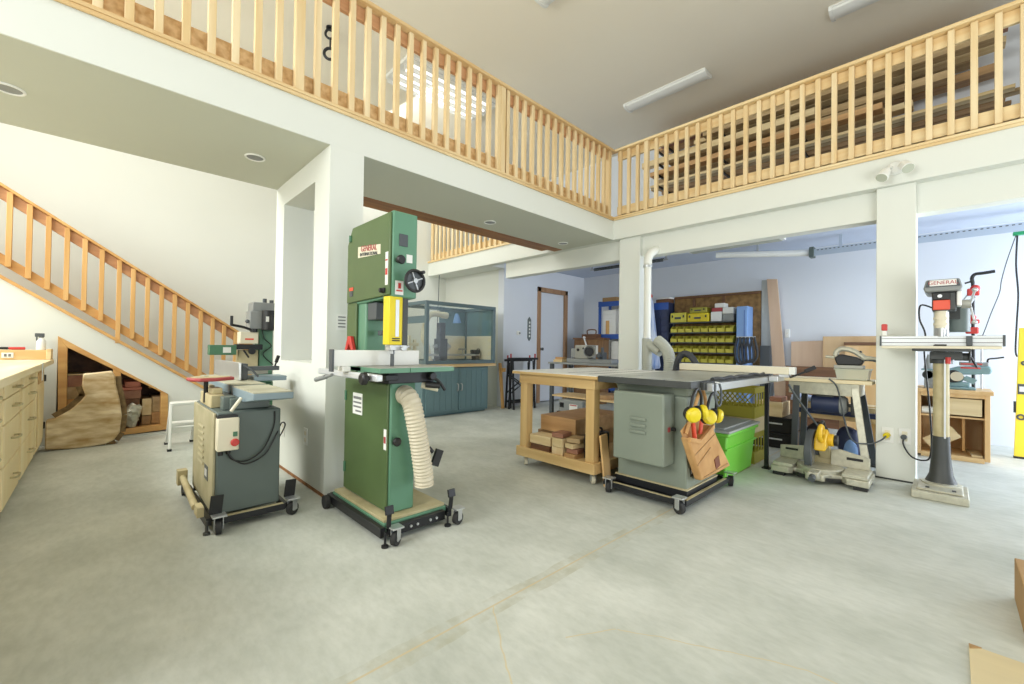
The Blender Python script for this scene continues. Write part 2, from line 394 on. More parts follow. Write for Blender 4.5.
struct('trim_3', B().box(XR-.035, XR+.03, -3.2, YL+.03, ZD, ZD+.022).box(XR-.030, XR-.014, -3.2, YL-.03, ZD-.022, ZD), 'pineY', 'pale wood moulding along the right mezzanine edge', bevel=.004)
struct('trim_4', B().box(XR-.03, XR+.03, 3.85, 6.9, ZD, ZD+.03), 'pineY', 'wood moulding under the far railing')
# columns
struct('pillar_right', B().box(4.50, 4.73, .183, .417, 0, ZS), 'wall', bevel=.004)
struct('pillar_back', B().box(4.50, 4.72, 2.52, 2.79, 0, ZS), 'wall', bevel=.004)
# partition under the left mezzanine with its pass-through opening
WX0, WX1 = 1.0704, 1.3024
struct('wall_partition', B().box(WX0, WX1, YL-.012, 3.12, 0, ZS).box(WX0, WX1, 3.82, 4.03, 0, ZS).box(WX0, WX1, 3.12, 3.82, 0, .87).box(WX0, WX1, 3.12, 3.82, 2.15, ZS), 'wall')
struct('baseboard_left', B().box(WX0-.004, WX0, YL-.02, 4.03, 0, .022).box(WX0, WX1, YL-.018, YL-.012, 0, .014), 'rimwood')
struct('baseboard_right', B().box(4.494, 4.5, .18, .42, 0, .012), 'cast_dark')
# stair wall at y = 6 with the under-stair cupboard
def zt(x): return .626 - .715*(x-.70)      # top of the stringer cap
YS = 6.0
wl = B()
wl.prism([(-3.2, 0), (-.288, 0), (-.288, zt(-.288)-.03), (-3.2, zt(-3.2)-.03)], 'Y', YS, YS+.1)
wl.prism([(-.288, 1.048), (.553, .433), (.553, zt(.553)-.03), (-.288, zt(-.288)-.03)], 'Y', YS, YS+.1)
wl.prism([(.553, 0), (1.53, 0), (1.53, zt(1.53)-.03), (.553, zt(.553)-.03)], 'Y', YS, YS+.1)
wl.prism([(-.288, 0), (.553, 0), (.553, .03), (-.288, .012)], 'Y', YS, YS+.1)
struct('wall_stair', wl, 'wall')
struct('wall_cupboard', B().prism([(-.34, 0), (.60, 0), (.60, .42), (-.34, 1.10)], 'Y', 6.62, 6.66).box(-.345, -.30, YS+.1, 6.62, 0, 1.08).box(.565, .60, YS+.1, 6.62, 0, .43).box(-.30, .565, YS+.1, 6.62, 0, .01)
       .prism([(-.36, 1.115), (.62, .40), (.62, .43), (-.36, 1.145)], 'Y', YS+.1, 6.66), 'walnut', 'lining of the cupboard under the stairs, its shade put into dark wood')  # dark wood colour stands in for the shade inside the cupboard
cf = B()
o_ = [(-.288, 1.048), (.553, .433), (.561, .047), (-.269, .012)]
i_ = [(-.222, .937), (.106, .719), (.167, .676), (.493, .459), (.493, .105), (.187, .078), (.12, .075), (-.215, .072)]
cf.prism([o_[0], i_[0], i_[7], o_[3]], 'Y', YS-.014, YS+.09)
cf.prism([o_[0], o_[1], i_[3], i_[0]], 'Y', YS-.014, YS+.09)
cf.prism([o_[1], o_[2], i_[4], i_[3]], 'Y', YS-.014, YS+.09)
cf.prism([o_[3], i_[7], i_[4], o_[2]], 'Y', YS-.014, YS+.09)
cf.prism([i_[1], i_[2], i_[5], i_[6]], 'Y', YS-.012, YS+.09)
struct('trim_5', cf, 'oakX', 'golden wood frame round the cupboard under the stairs', bevel=.003)
struct('trim_6', B().prism([(-3.2, zt(-3.2)-.035), (1.53, zt(1.53)-.035), (1.53, zt(1.53)), (-3.2, zt(-3.2))], 'Y', YS-.03, YS+.14), 'oakX', 'golden stringer cap of the stairs', bevel=.004)
st = B()
n_st = 15
for k in range(n_st):
    x1 = 1.45 - k*.262; z1 = max(.02, zt(x1)-.10)
    st.box(x1-.262, x1, YS+.16, 6.9, max(.0, z1-.26) if x1 < -.5 else max(0, z1-.06), z1)
struct('stairs', st, 'oakX')

# ------------------------------------------------------------------ railings
def baluster(b, x, y, z0, z1, w): b.box(x-w/2, x+w/2, y-w/2, y+w/2, z0, z1)
HR = 3.4187
# left railing runs along X; balusters on the room side of the boards
rl = thing('guard_railing', 'long pine guard railing on the left mezzanine edge above the bandsaw', 'railing', (1.2, YL, ZD+.022), 'mezzanine guard railings')
ob('top_rail', B().box(-1.6, XR+.03, YL-.03, YL+.075, HR-.028, HR), 'pineX', rl, .006)
ob('upper_board', B().box(-1.6, XR, YL+.032, YL+.062, HR-.125, HR-.03), 'redboard', rl, .002)
ob('lower_board', B().box(-1.6, XR, YL+.032, YL+.062, ZD+.04, ZD+.16), 'osb', rl, .002, 'mottled strand board')
for k in range(-12, 39):
    x = .190 + .11345*k
    if abs(x-XR+.02) < .05 or x > XR-.05: continue
    wide = k == 6
    b = B(); baluster(b, x, YL+.012, (ZD+.03 if not wide else ZD+.023), HR-.03, .038)
    if wide: b.box(x-.028, x+.028, YL-.02, YL+.03, ZD+.023, HR-.03)
    ob('post' if wide else 'baluster', b, 'pineZ', rl, .003)
ob('post', B().box(2.592, 2.646, YL-.012, YL+.032, ZD+.023, HR-.03), 'pineZ', rl, .003)
ob('post', B().box(XR-.10, XR-.045, YL+.0, YL+.055, ZD+.023, HR-.03), 'pineZ', rl, .003)
rr = thing('guard_railing', 'pine guard railing on the right mezzanine edge in front of the lumber rack', 'railing', (XR, 1.2, ZD+.022), 'mezzanine guard railings')
ob('top_rail', B().box(XR-.03, XR+.075, -1.6, YL-.035, HR-.028, HR), 'pineY', rr, .006)
ob('upper_board', B().box(XR+.032, XR+.062, -1.6, YL-.035, HR-.125, HR-.03), 'pineY', rr, .002)
ob('lower_board', B().box(XR+.032, XR+.062, -1.6, YL-.035, ZD+.055, ZD+.155), 'pineY', rr, .002)
for k in range(0, 39):
    y = 2.776 - .1158*k
    wide = k == 3
    b = B(); b.box(XR-.007, XR+.031, y-.019, y+.019, ZD+.035, HR-.03)
    if wide: b.box(XR-.022, XR+.031, y-.024, y+.024, ZD+.023, HR-.03)
    ob('post' if wide else 'baluster', b, 'pineZ', rr, .003)
rf = thing('guard_railing', 'far pine railing seen through the opening above the glass enclosure', 'railing', (XR, 5.8, ZD+.03), 'mezzanine guard railings')
ob('top_rail', B().box(XR-.03, XR+.075, 4.0, 6.89, HR-.028, HR), 'pineY', rf, .006)
ob('lower_board', B().box(XR+.032, XR+.062, 4.0, 6.89, ZD+.06, ZD+.16), 'pineY', rf, .002)
for k in range(0, 22):
    y = 6.80 - .128*k
    ob('post' if k == 0 else 'baluster', B().box(XR-.012, XR+.031, y-(.03 if k == 0 else .02), y+(.03 if k == 0 else .02), ZD+.032, HR-.03), 'pineZ', rf, .003)
# stair railing
def sl(x, p, q): return p[1] + (q[1]-p[1])*(x-p[0])/(q[0]-p[0])
sr = thing('stair_railing', 'sloping golden wood stair railing against the white back wall', 'railing', (.3, YS, .5))
T0, T1 = (-.675, 2.433), (1.138, 1.197); L0, L1 = (-.613, 1.66), (.933, .513)
def slope_prism(p, q, x0, x1, up0, up1, y0, y1):
    return B().prism([(x0, sl(x0, p, q)+up0), (x1, sl(x1, p, q)+up0), (x1, sl(x1, p, q)+up1), (x0, sl(x0, p, q)+up1)], 'Y', y0, y1)
ob('hand_rail', slope_prism(T0, T1, -1.9, 1.33, -.03, 0, YS-.02, YS+.09), 'oakX', sr, .006)
ob('upper_board', slope_prism(T0, T1, -1.9, 1.30, -.14, -.032, YS+.035, YS+.065), 'redboard', sr, .003)
ob('lower_board', slope_prism(L0, L1, -1.9, 1.30, 0.0, .10, YS+.035, YS+.065), 'oakX', sr, .003)
for k, x in enumerate([-1.35, -1.23, -1.10, -.98, -.86, -.74, -.613, -.49, -.368, -.244, -.12, .004, .135, .245, .362, .48, .594, .712, .833, .948, 1.061, 1.178]):
    big = k in (5, 12)
    w = .055 if k == 5 else .038
    low = -.14 if big else -.01
    ob('post' if big else 'baluster', B().box(x-w/2, x+w/2, YS-.005, YS+.034, sl(x, L0, L1)+low+.02, sl(x, T0, T1)-.032), 'oakZ', sr, .003)
ob('post', B().box(1.27, 1.36, YS, YS+.075, .0, sl(1.30, T0, T1)+.02), 'oakZ', sr, .004)

# ------------------------------------------------------------------ ceiling fixtures
def fluoro(x, y0, y1, label, z=ZC):
    t = thing('fluorescent_fixture', label, 'ceiling light', (x, (y0+y1)/2, z), 'fluorescent ceiling fixtures')
    ob('housing', B().box(x-.12, x+.12, y0, y1, z-.02, z-.001), 'white_plastic', t, .004)
    prof = [(x-.105, z-.02), (x-.095, z-.04), (x-.055, z-.058), (x, z-.062), (x+.055, z-.058), (x+.095, z-.04), (x+.105, z-.02)]
    ob('diffuser', B().prism(prof, 'Y', y0+.03, y1-.03), 'white_plastic', t, .0)
    prof2 = [(x-.12, z-.02), (x-.11, z-.045), (x-.06, z-.066), (x+.06, z-.066), (x+.11, z-.045), (x+.12, z-.02)]
    ob('end_cap', B().prism(prof2, 'Y', y0, y0+.03), 'white_plastic', t); ob('end_cap', B().prism(prof2, 'Y', y1-.03, y1), 'white_plastic', t)
fluoro(5.77, 2.25, 3.47, 'white fluorescent ceiling fixture nearest the railing corner')
fluoro(5.70, -.30, .92, 'white fluorescent ceiling fixture above the lumber rack, cut by the top picture edge')
fluoro(3.30, 1.85, 3.06, 'white fluorescent ceiling fixture whose end shows at the top edge above the left railing')
t = thing('louvered_fixture', 'lit fluorescent fixture with white slats seen through the left railing', 'ceiling light', (3.55, 5.1, ZC))
ob('housing', B().box(2.75, 4.30, 4.78, 5.42, ZC-.05, ZC-.001), 'white_plastic', t, .004)
for k in range(4): ob('tube', B().cyl((2.85, 4.88+.15*k, ZC-.075), (4.20, 4.88+.15*k, ZC-.075), .016, n=10), 'tube_lit', t)
for k in range(5): ob('slat', B().box(2.78, 4.27, 4.80+.15*k, 4.812+.15*k, ZC-.10, ZC-.05), 'white_plastic', t)
t = thing('hanging_hook', 'black double ring hook hanging from the ceiling behind the left railing', 'hook', (1.88, 5.08, ZC))
ob('plate', B().cyl((1.88, 5.08, ZC-.012), (1.88, 5.08, ZC-.001), .05), 'black_metal', t)
ob('ring', B().torus((1.88, 5.08, ZC-.075), (.5, .8, 0), .055, .014), 'black_metal', t)
ob('rod', B().cyl((1.88, 5.08, ZC-.24), (1.88, 5.08, ZC-.125), .010, n=10), 'black_metal', t)
ob('ring', B().torus((1.88, 5.08, ZC-.31), (.5, .8, 0), .065, .017), 'black_metal', t)
for i, (x, y, w) in enumerate([(.767, 3.437, 'in front of the white partition'), (-.37, 3.45, 'nearest the left picture edge'), (-1.45, 3.45, 'over the workbench, added out of view'), (2.943, 3.394, 'above the bandsaw beside the wood edged opening'), (4.17, 3.40, 'near the back column')]):  # the workbench downlight is an added, unseen one
    t = thing('downlight', 'round recessed downlight in the mezzanine underside ' + w, 'ceiling light', (x, y, ZS), 'recessed downlights')
    ob('trim_ring', B().torus((x, y, ZS-.003), (0, 0, 1), .058, .007, 28, 6), 'white_plastic', t)
    ob('lens', B().cyl((x, y, ZS-.004), (x, y, ZS-.0005), .053, n=28), 'grey_plastic', t)
t = thing('security_floodlight', 'white twin head floodlight on the fascia above the right column', 'floodlight', (XR-.012, .30, 2.43))
ob('mount', B().lathe([(.055, 0), (.055, .012), (.04, .028), (.02, .03)], (XR-.013, .30, 2.45), (-1, 0, 0)), 'white_plastic', t)
for dy, dz_ in ((.055, -.03), (-.06, .0)):
    c = Vector((XR-.10, .30+dy, 2.43+dz_)); ax = Vector((-.55, dy*6, -.75)).normalized()
    h_ = ob('lamp_head', B().lathe([(.017, -.04), (.029, -.028), (.036, .016), (.042, .048), (.039, .052)], c, ax), 'white_plastic', t)
    ob('arm', B().tube([(XR-.035, .30+dy*.3, 2.45), (XR-.06, .30+dy*.6, 2.45), c - ax*.045], .011), 'white_plastic', t)
    ob('lens', B().lathe([(.037, .0525), (.037, .055)], c, ax), 'clear_plastic', h_)

# ------------------------------------------------------------------ casters and common parts
def caster(root, x, y, r=.035, ang=0., mount=.0, wm='rubber', pedal=False, top=None):
    top = top if top else 2*r+.028
    ca, sa = math.cos(ang), math.sin(ang)
    c = Vector((x, y, r)); ax = Vector((-sa, ca, 0))
    f = B()
    for s_ in (-1, 1):
        p = c + ax*s_*r*.55
        f.bar((p.x, p.y, r*.8), (p.x, p.y, top-.006), r*.9, .004, up=tuple(ax))
    f.box(x-r*.9, x+r*.9, y-r*.9, y+r*.9, top-.008, top)
    k = ob('caster', f, 'steel', root, .001)
    ob('wheel', B().cyl(c - ax*r*.42, c + ax*r*.42, r, n=22), wm, k, .004)
    ob('hub', B().cyl(c - ax*r*.5, c + ax*r*.5, r*.4, n=14), 'grey_plastic', k)
    return k
def outlet(x, y, z, face, label, plugs=(), cat='outlet', m='white_plastic'):
    t = thing('wall_outlet', label, cat, (x, y, z), 'white wall plates')
    if face == 'X':
        ob('cover_plate', B().box(x-.006, x-.0005, y-.036, y+.036, z-.06, z+.06), m, t, .002)
        for dz_ in (-.024, .024): ob('socket', B().box(x-.008, x-.005, y-.016, y+.016, z+dz_-.014, z+dz_+.014), 'cream_plastic', t, .002)
    else:
        ob('cover_plate', B().box(x-.036, x+.036, y-.006, y-.0005, z-.06, z+.06), m, t, .002)
        for dz_ in (-.024, .024): ob('socket', B().box(x-.016, x+.016, y-.008, y-.005, z+dz_-.014, z+dz_+.014), 'cream_plastic', t, .002)
    return t
outlet(WX0, 3.20, .345, 'X', 'white wall outlet low on the partition between jointer and bandsaw')
outlet(WX0, 3.72, .325, 'X', 'white wall outlet low on the partition behind the jointer')
outlet(4.5, .345, .35, 'X', 'white wall outlet on the right column with the yellow plug')
outlet(4.5, .245, .355, 'X', 'white wall outlet on the right column with the drill press plug')
t = thing('paper_notice', 'small grey printed notice on the column beside the bandsaw', 'notice', (1.17, YL-.013, 1.10))
ob('sheet', B().box(1.135, 1.20, YL-.0155, YL-.0125, 1.10, 1.207), 'paper', t)
for k in range(4): ob('text_line', B().box(1.142, 1.192, YL-.0165, YL-.0157, 1.118+.022*k, 1.126+.022*k), 'print', t)

# ------------------------------------------------------------------ bandsaw
bs = thing('bandsaw', 'tall green floor bandsaw with yellow blade guard on a black mobile base', 'bandsaw', (1.22, 2.33, 0))
ob('upper_case', B().prism([(2.09, 1.265), (2.09, 1.735), (2.585, 1.735), (2.655, 1.63), (2.655, 1.25), (2.60, 1.245)], 'X', 1.125, 1.275), 'green', bs, .008)
ud = ob('upper_door', B().prism([(2.10, 1.275), (2.10, 1.725), (2.58, 1.725), (2.645, 1.625), (2.645, 1.26)], 'X', 1.112, 1.1249), 'green_panel', bs, .005)
ob('hinge', B().cyl((1.108, 2.60, 1.64), (1.108, 2.60, 1.68), .008).box(1.106, 1.112, 2.585, 2.615, 1.642, 1.678), 'green_dark', ud)
ob('latch', B().box(1.098, 1.112, 2.14, 2.18, 1.29, 1.315).cyl((1.10, 2.16, 1.302), (1.085, 2.16, 1.302), .012, n=12), 'black', ud, .002)
npl = ob('nameplate', B().prism([(2.204, 1.51), (2.204, 1.565), (2.49, 1.592), (2.49, 1.525)], 'X', 1.1095, 1.112), 'cream_plastic', ud, .001)
text('lettering', 'GENERAL', .048, (1.108, 2.345, 1.563), (R(90), R(5), R(-90)), 'dull_red', npl)
text('lettering', 'INTERNATIONAL', .029, (1.108, 2.345, 1.53), (R(90), R(5), R(-90)), 'dark_grey', npl)
ob('warning_label', B().box(1.110, 1.112, 2.115, 2.145, 1.33, 1.51), 'paper', ud)
ob('warning_mark', B().box(1.1085, 1.1098, 2.119, 2.141, 1.385, 1.42).box(1.1085, 1.1098, 2.119, 2.141, 1.462, 1.47), 'red', ud)
ob('maker_label', B().box(1.109, 1.112, 2.555, 2.60, 1.30, 1.33), 'dark_grey', ud); ob('orange_label', B().box(1.109, 1.112, 2.55, 2.605, 1.335, 1.355), 'orange_red', ud)
gr = B().box(1.16, 1.212, 2.084, 2.0895, 1.545, 1.612); ob('vent_grille', gr, 'dark_grey', bs, .003)
ob('tension_knob', B().lathe([(.010, 0), (.010, .025), (.022, .028), (.025, .045), (.02, .055)], (1.151, 2.09, 1.463), (0, -1, 0)), 'black', bs)
hw = ob('hand_wheel', B().torus((1.209, 2.0, 1.35), (0, 1, 0), .056, .0085, 32, 10), 'black', bs)
ob('spoke', B().bar((1.16, 2.003, 1.33), (1.258, 2.003, 1.37), .012, .006).bar((1.19, 2.003, 1.40), (1.228, 2.003, 1.30), .012, .006), 'steel', hw)
ob('web', B().cyl((1.209, 2.006, 1.35), (1.209, 2.010, 1.35), .053, n=28), 'dark_grey', hw)
ob('axle', B().cyl((1.209, 1.99, 1.35), (1.209, 2.09, 1.35), .013), 'steel', hw)
ob('crank_handle', B().cyl((1.235, 1.995, 1.395), (1.235, 1.955, 1.395), .009), 'black', hw)
ob('decal', B().box(1.207, 1.243, 2.087, 2.0898, 1.46, 1.505), 'paper', bs); ob('warning_decal', B().box(1.141, 1.19, 2.087, 2.0898, 1.278, 1.354), 'paper', bs)
ob('decal_mark', B().box(1.147, 1.184, 2.0855, 2.0868, 1.296, 1.304).box(1.158, 1.174, 2.0855, 2.0868, 1.312, 1.342), 'red', bs)
ob('spine', B().box(1.135, 1.265, 2.42, 2.65, .80, 1.26), 'green', bs, .012)
ob('spine_back', B().box(1.12, 1.134, 2.52, 2.655, .80, 1.26), 'green_panel', bs, .004)
g_ = ob('blade_guard', B().prism([(1.105, 2.125), (1.115, 2.095), (1.185, 2.09), (1.198, 2.105), (1.198, 2.15), (1.105, 2.15)], 'Z', 1.005, 1.268), 'yellow', bs, .004)
ob('scale_strip', B().box(1.148, 1.168, 2.0885, 2.0915, 1.05, 1.25), 'alu', g_)
ob('guard_mark', B().box(1.13, 1.175, 2.0885, 2.0925, 1.025, 1.031).box(1.13, 1.175, 2.0885, 2.0925, 1.036, 1.042), 'black', g_)
ob('guide_post', B().box(1.202, 1.238, 2.115, 2.15, .99, 1.268), 'cast_dark', bs, .003)
ob('guide_block', B().box(1.125, 1.225, 2.10, 2.15, .975, 1.004).cyl((1.15, 2.125, .955), (1.15, 2.125, .976), .016).cyl((1.19, 2.10, .985), (1.19, 2.075, .985), .011).cyl((1.225, 2.12, .99), (1.25, 2.12, 1.0), .009), 'steel', bs, .002)
ob('blade', B().box(1.147, 1.150, 2.102, 2.14, .80, 1.0), 'dark_grey', bs)
ob('upper_wheel_shroud', B().box(1.14, 1.26, 2.30, 2.41, 1.15, 1.25).box(1.19, 1.23, 2.33, 2.38, 1.06, 1.09), 'dark_grey', bs, .004)
tb = ob('table', B().box(.99, 1.16, 1.95, 2.40, .862, .886).box(1.163, 1.44, 1.95, 2.40, .862, .886).box(.99, 1.44, 2.16, 2.40, .8625, .8855), 'green', bs, .002, 'cast table with green edge')
ob('table_surface', B().box(.995, 1.16, 1.955, 2.395, .886, .8885).box(1.163, 1.435, 1.955, 2.395, .886, .8885), 'cast', tb)
ob('trunnion', B().box(1.08, 1.36, 2.03, 2.32, .80, .861).box(1.05, 1.12, 2.0, 2.06, .82, .85).cyl((1.33, 1.99, .835), (1.33, 2.05, .835), .022), 'black_metal', bs, .004)
ob('tilt_lever', B().tube([(1.33, 2.0, .83), (1.37, 1.99, .80), (1.40, 1.98, .755)], .009).cyl((1.30, 2.02, .79), (1.37, 1.99, .78), .018), 'black', bs)
ob('dust_spout', B().cyl((1.30, 2.06, .785), (1.37, 2.0, .765), .02), 'cream_plastic', bs)
rlb = ob('fence_rail', B().box(.928, .962, 1.86, 2.60, .830, .862), 'alu', bs, .006, 'pale aluminium rail')
ob('rail_foot', B().box(.964, .992, 2.0, 2.06, .83, .858).box(.964, .992, 2.30, 2.36, .83, .858), 'cast', rlb)
ob('lock_knob', B().lathe([(.012, 0), (.012, .012), (.03, .016), (.03, .035), (.022, .042)], (.925, 1.93, .842), (-1, 0, 0)), 'black', rlb)
fe = ob('resaw_fence', B().box(.86, 1.36, 2.19, 2.215, .89, .974).box(.90, .94, 2.17, 2.24, .863, .889), 'white_plastic', bs, .002, 'tall white fence')
ob('fence_back', B().box(.848, .859, 2.182, 2.225, .863, .978), 'dark_grey', fe, .002)
ob('fence_handle', B().cyl((.918, 2.36, .836), (.908, 2.42, .822), .009).cyl((.908, 2.42, .822), (.895, 2.53, .80), .013), 'grey_plastic', fe)
ob('tension_lever', B().prism([(2.50, .96), (2.545, 1.055), (2.585, 1.055), (2.63, .96), (2.60, .96), (2.565, 1.01), (2.53, .96)], 'X', 1.095, 1.117), 'red', bs, .003, 'red lever')
ob('lower_cabinet', B().box(1.125, 1.275, 2.085, 2.655, .10, .80), 'green', bs, .008)
ld = ob('lower_door', B().box(1.112, 1.1248, 2.095, 2.645, .115, .795), 'green_panel', bs, .005)
ob('data_plate', B().box(1.109, 1.112, 2.395, 2.52, .59, .715), 'paper', ld)
ob('plate_text', B().box(1.1075, 1.1088, 2.405, 2.51, .68, .695).box(1.1075, 1.1088, 2.405, 2.51, .655, .665).box(1.1075, 1.1088, 2.405, 2.51, .63, .64).box(1.1075, 1.1088, 2.405, 2.48, .605, .615), 'print', ld)
ob('warning_label', B().box(1.110, 1.112, 2.10, 2.128, .44, .55), 'paper', ld); ob('warning_mark', B().box(1.1085, 1.1098, 2.104, 2.124, .475, .51), 'dull_red', ld)
ob('hinge', B().cyl((1.108, 2.62, .22), (1.108, 2.62, .28), .008), 'green_dark', ld); ob('hinge', B().cyl((1.108, 2.62, .66), (1.108, 2.62, .72), .008), 'green_dark', ld)
ob('door_knob', B().lathe([(.008, 0), (.008, .015), (.022, .02), (.024, .035), (.018, .042)], (1.15, 2.085, .487), (0, -1, 0)), 'black', bs)
ob('motor_cover', B().box(1.276, 1.43, 2.36, 2.60, .36, .775).box(1.276, 1.43, 2.37, 2.59, .785, .80), 'tool_teal', bs, .006, 'blue green motor cover')
ob('foot_brake', B().tube([(1.30, 2.25, .42), (1.40, 2.20, .42), (1.46, 2.18, .36)], .012).obox((1.485, 2.17, .325), (.05, .02, .10), (0, .4, 0)), 'black', bs)
hz = [(1.20, 2.08, .735), (1.20, 2.035, .725), (1.205, 2.00, .685), (1.215, 1.985, .61), (1.235, 1.98, .51), (1.255, 1.98, .40), (1.272, 1.98, .30), (1.276, 1.98, .25)]
hh = ob('dust_hose', B().flex(hz, .047, .018, 20, .12), 'hose', bs, label='ribbed tan dust hose')
ob('hose_cuff', B().cyl((1.20, 2.086, .738), (1.20, 2.045, .73), .049), 'hose', hh)
mb = ob('platform', B().box(1.065, 1.45, 2.02, 2.69, .055, .085), 'green', bs, .004, 'green platform with a dusty beige top')
ob('platform_top', B().box(1.07, 1.445, 2.03, 2.68, .085, .0995), 'dusty', mb, .002)
ob('base_rail', B().box(1.075, 1.42, 1.985, 2.015, .025, .075).box(1.035, 1.062, 2.0, 2.70, .025, .075).box(1.452, 1.475, 2.0, 2.70, .025, .075).box(1.06, 1.45, 2.692, 2.715, .025, .075), 'black_metal', bs, .002)
ob('rail_bolt', B().cyl((1.20, 1.986, .05), (1.20, 1.978, .05), .007).cyl((1.24, 1.986, .05), (1.24, 1.978, .05), .007).cyl((1.32, 1.986, .05), (1.32, 1.978, .05), .007).cyl((1.36, 1.986, .05), (1.36, 1.978, .05), .007), 'steel', bs)
caster(bs, 1.085, 1.935, .034, .5); caster(bs, 1.47, 1.935, .034, .2)
ob('rear_wheel', B().cyl((1.00, 2.66, .04), (1.03, 2.66, .04), .04, n=22), 'rubber', bs, .004); ob('rear_wheel', B().cyl((1.48, 2.66, .04), (1.51, 2.66, .04), .04, n=22), 'rubber', bs, .004)
for x, y in ((1.055, 1.955), (1.432, 1.955)):
    p = ob('foot_pedal', B().bar((x, y, .09), (x-.004, y-.015, .165), .022, .012).obox((x-.008, y-.02, .185), (.045, .012, .042), (-.25, 0, 0)), 'black_metal', bs, .002)
    ob('screw_foot', B().cyl((x-.02, y-.005, .0), (x-.02, y-.005, .075), .006, n=10).cyl((x-.02, y-.005, 0), (x-.02, y-.005, .01), .018, n=14), 'black_metal', p)

# ------------------------------------------------------------------ jointer
jt = thing('jointer', 'blue grey floor jointer with a red cutter guard standing by the white partition', 'jointer', (.62, 3.1, 0))
ob('cabinet', B().box(.462, .775, 2.745, 3.42, .075, .625), 'blue_grey', jt, .008)
sd = ob('side_panel', B().box(.448, .4615, 2.755, 3.41, .085, .62), 'beige_steel', jt, .004, 'beige side panel')
for k in range(7): ob('louver', B().obox((.446, 3.10, .30+.035*k), (.01, .16, .012), (0, .5, 0)), 'beige_steel', sd)
ob('nameplate', B().box(.4455, .448, 2.88, 2.98, .23, .31), 'dark_grey', sd); ob('plate_mark', B().box(.444, .4453, 2.90, 2.96, .25, .29), 'alu', sd)
ob('pedestal', B().box(.53, .73, 2.80, 3.35, .626, .69).box(.50, .56, 2.82, 2.90, .625, .70), 'blue_grey', jt, .006)
ob('chip_chute', B().box(.465, .53, 2.95, 3.30, .626, .70).box(.48, .53, 3.0, 3.12, .70, .735).box(.49, .52, 3.18, 3.28, .66, .74), 'dusty', jt, .005)
ob('infeed_bed', B().prism([(2.55, .735), (2.55, .70), (2.75, .672), (3.00, .672), (3.03, .70), (3.05, .735)], 'X', .585, .785), 'bed_blue', jt, .004)
ob('infeed_surface', B().box(.588, .782, 2.555, 3.045, .7352, .741), 'bed_top', jt, .001, 'dusty machined bed top')
ob('outfeed_bed', B().prism([(3.09, .738), (3.10, .70), (3.16, .672), (3.40, .672), (4.20, .705), (4.20, .738)], 'X', .585, .785), 'bed_blue', jt, .004)
ob('outfeed_surface', B().box(.588, .782, 3.10, 4.195, .738, .744), 'bed_top', jt, .001)
ob('cutterhead', B().cyl((.59, 3.07, .712), (.78, 3.07, .712), .024), 'steel', jt)
ob('cutter_guard', B().prism([(.60, 3.14), (.60, 3.06), (.50, 2.99), (.42, 2.99), (.375, 3.05), (.37, 3.12), (.41, 3.20), (.49, 3.22)], 'Z', .776, .796), 'dull_red', jt, .006, 'dusty red swinging guard')
ob('guard_dust', B().prism([(.58, 3.13), (.58, 3.07), (.49, 3.005), (.43, 3.005), (.39, 3.06), (.385, 3.12), (.42, 3.185), (.48, 3.205)], 'Z', .796, .7985), 'dusty', jt)
ob('guard_pivot', B().cyl((.47, 3.15, .64), (.47, 3.15, .80), .012), 'black', jt)
fj = ob('fence', B().box(.69, .706, 3.40, 4.25, .746, .868), 'steel', jt, .003, 'steel fence plate')
ob('fence_carriage', B().box(.707, .75, 3.42, 3.56, .748, .86).box(.74, .95, 3.42, 3.48, .81, .84), 'dark_grey', fj, .004)
ob('fence_bracket', B().box(.79, 1.0, 3.42, 3.62, .735, .768), 'bed_blue', fj, .004)
ob('lock_lever', B().cyl((.925, 3.44, .84), (.93, 3.43, .868), .006).cyl((.93, 3.43, .868), (.94, 3.415, .915), .012), 'black', fj)
ob('lever_arm', B().tube([(.715, 3.41, .85), (.76, 3.38, .82), (.80, 3.36, .77)], .007), 'dark_grey', fj)
sb = ob('switch_box', B().box(.455, .555, 2.685, 2.743, .425, .60), 'cream_plastic', jt, .006, 'cream switch box')
ob('start_button', B().box(.525, .545, 2.68, 2.6855, .50, .525), 'green_dark', sb); ob('stop_button', B().lathe([(.02, 0), (.02, .01), (.016, .014)], (.534, 2.685, .468), (0, -1, 0)), 'red', sb)
ob('switch_bracket', B().box(.455, .55, 2.70, 2.744, .60, .612), 'black', sb); ob('cable_gland', B().cyl((.475, 2.715, .40), (.475, 2.715, .426), .012).cyl((.51, 2.715, .405), (.51, 2.715, .426), .012), 'black', sb)
ob('adjust_handle', B().cyl((.52, 2.72, .63), (.57, 2.73, .70), .009), 'cream_plastic', jt)
ob('power_cord', B().tube([(.51, 2.72, .41), (.53, 2.715, .37), (.60, 2.72, .35), (.68, 2.725, .40), (.735, 2.735, .52), (.74, 2.737, .61)], .004), 'black', jt)
ob('power_cord', B().tube([(.51, 2.72, .41), (.54, 2.71, .365), (.60, 2.715, .335), (.69, 2.725, .37), (.75, 2.74, .47), (.79, 2.78, .53), (.83, 2.85, .50), (.82, 2.95, .40)], .004), 'black', jt)
mbj = ob('base_rail', B().box(.46, .80, 2.705, 2.735, .035, .07).box(.42, .446, 2.72, 3.45, .035, .075).box(.79, .815, 2.72, 3.45, .035, .07).box(.46, .80, 3.43, 3.455, .035, .07), 'black_metal', jt, .002)
ob('kick_bar', B().cyl((.395, 3.40, .15), (.39, 2.85, .11), .017).box(.37, .42, 3.38, 3.45, .10, .19).obox((.40, 2.80, .105), (.03, .10, .05), (0, 0, 0)), 'dusty', jt)
ob('base_dust_strip', B().box(.47, .79, 2.708, 2.732, .0705, .0735), 'dusty', jt)
ob('base_lower_bar', B().box(.44, .80, 2.742, 2.75, .05, .066).bar((.415, 3.45, .06), (.43, 2.75, .05), .02, .04), 'black_metal', jt)
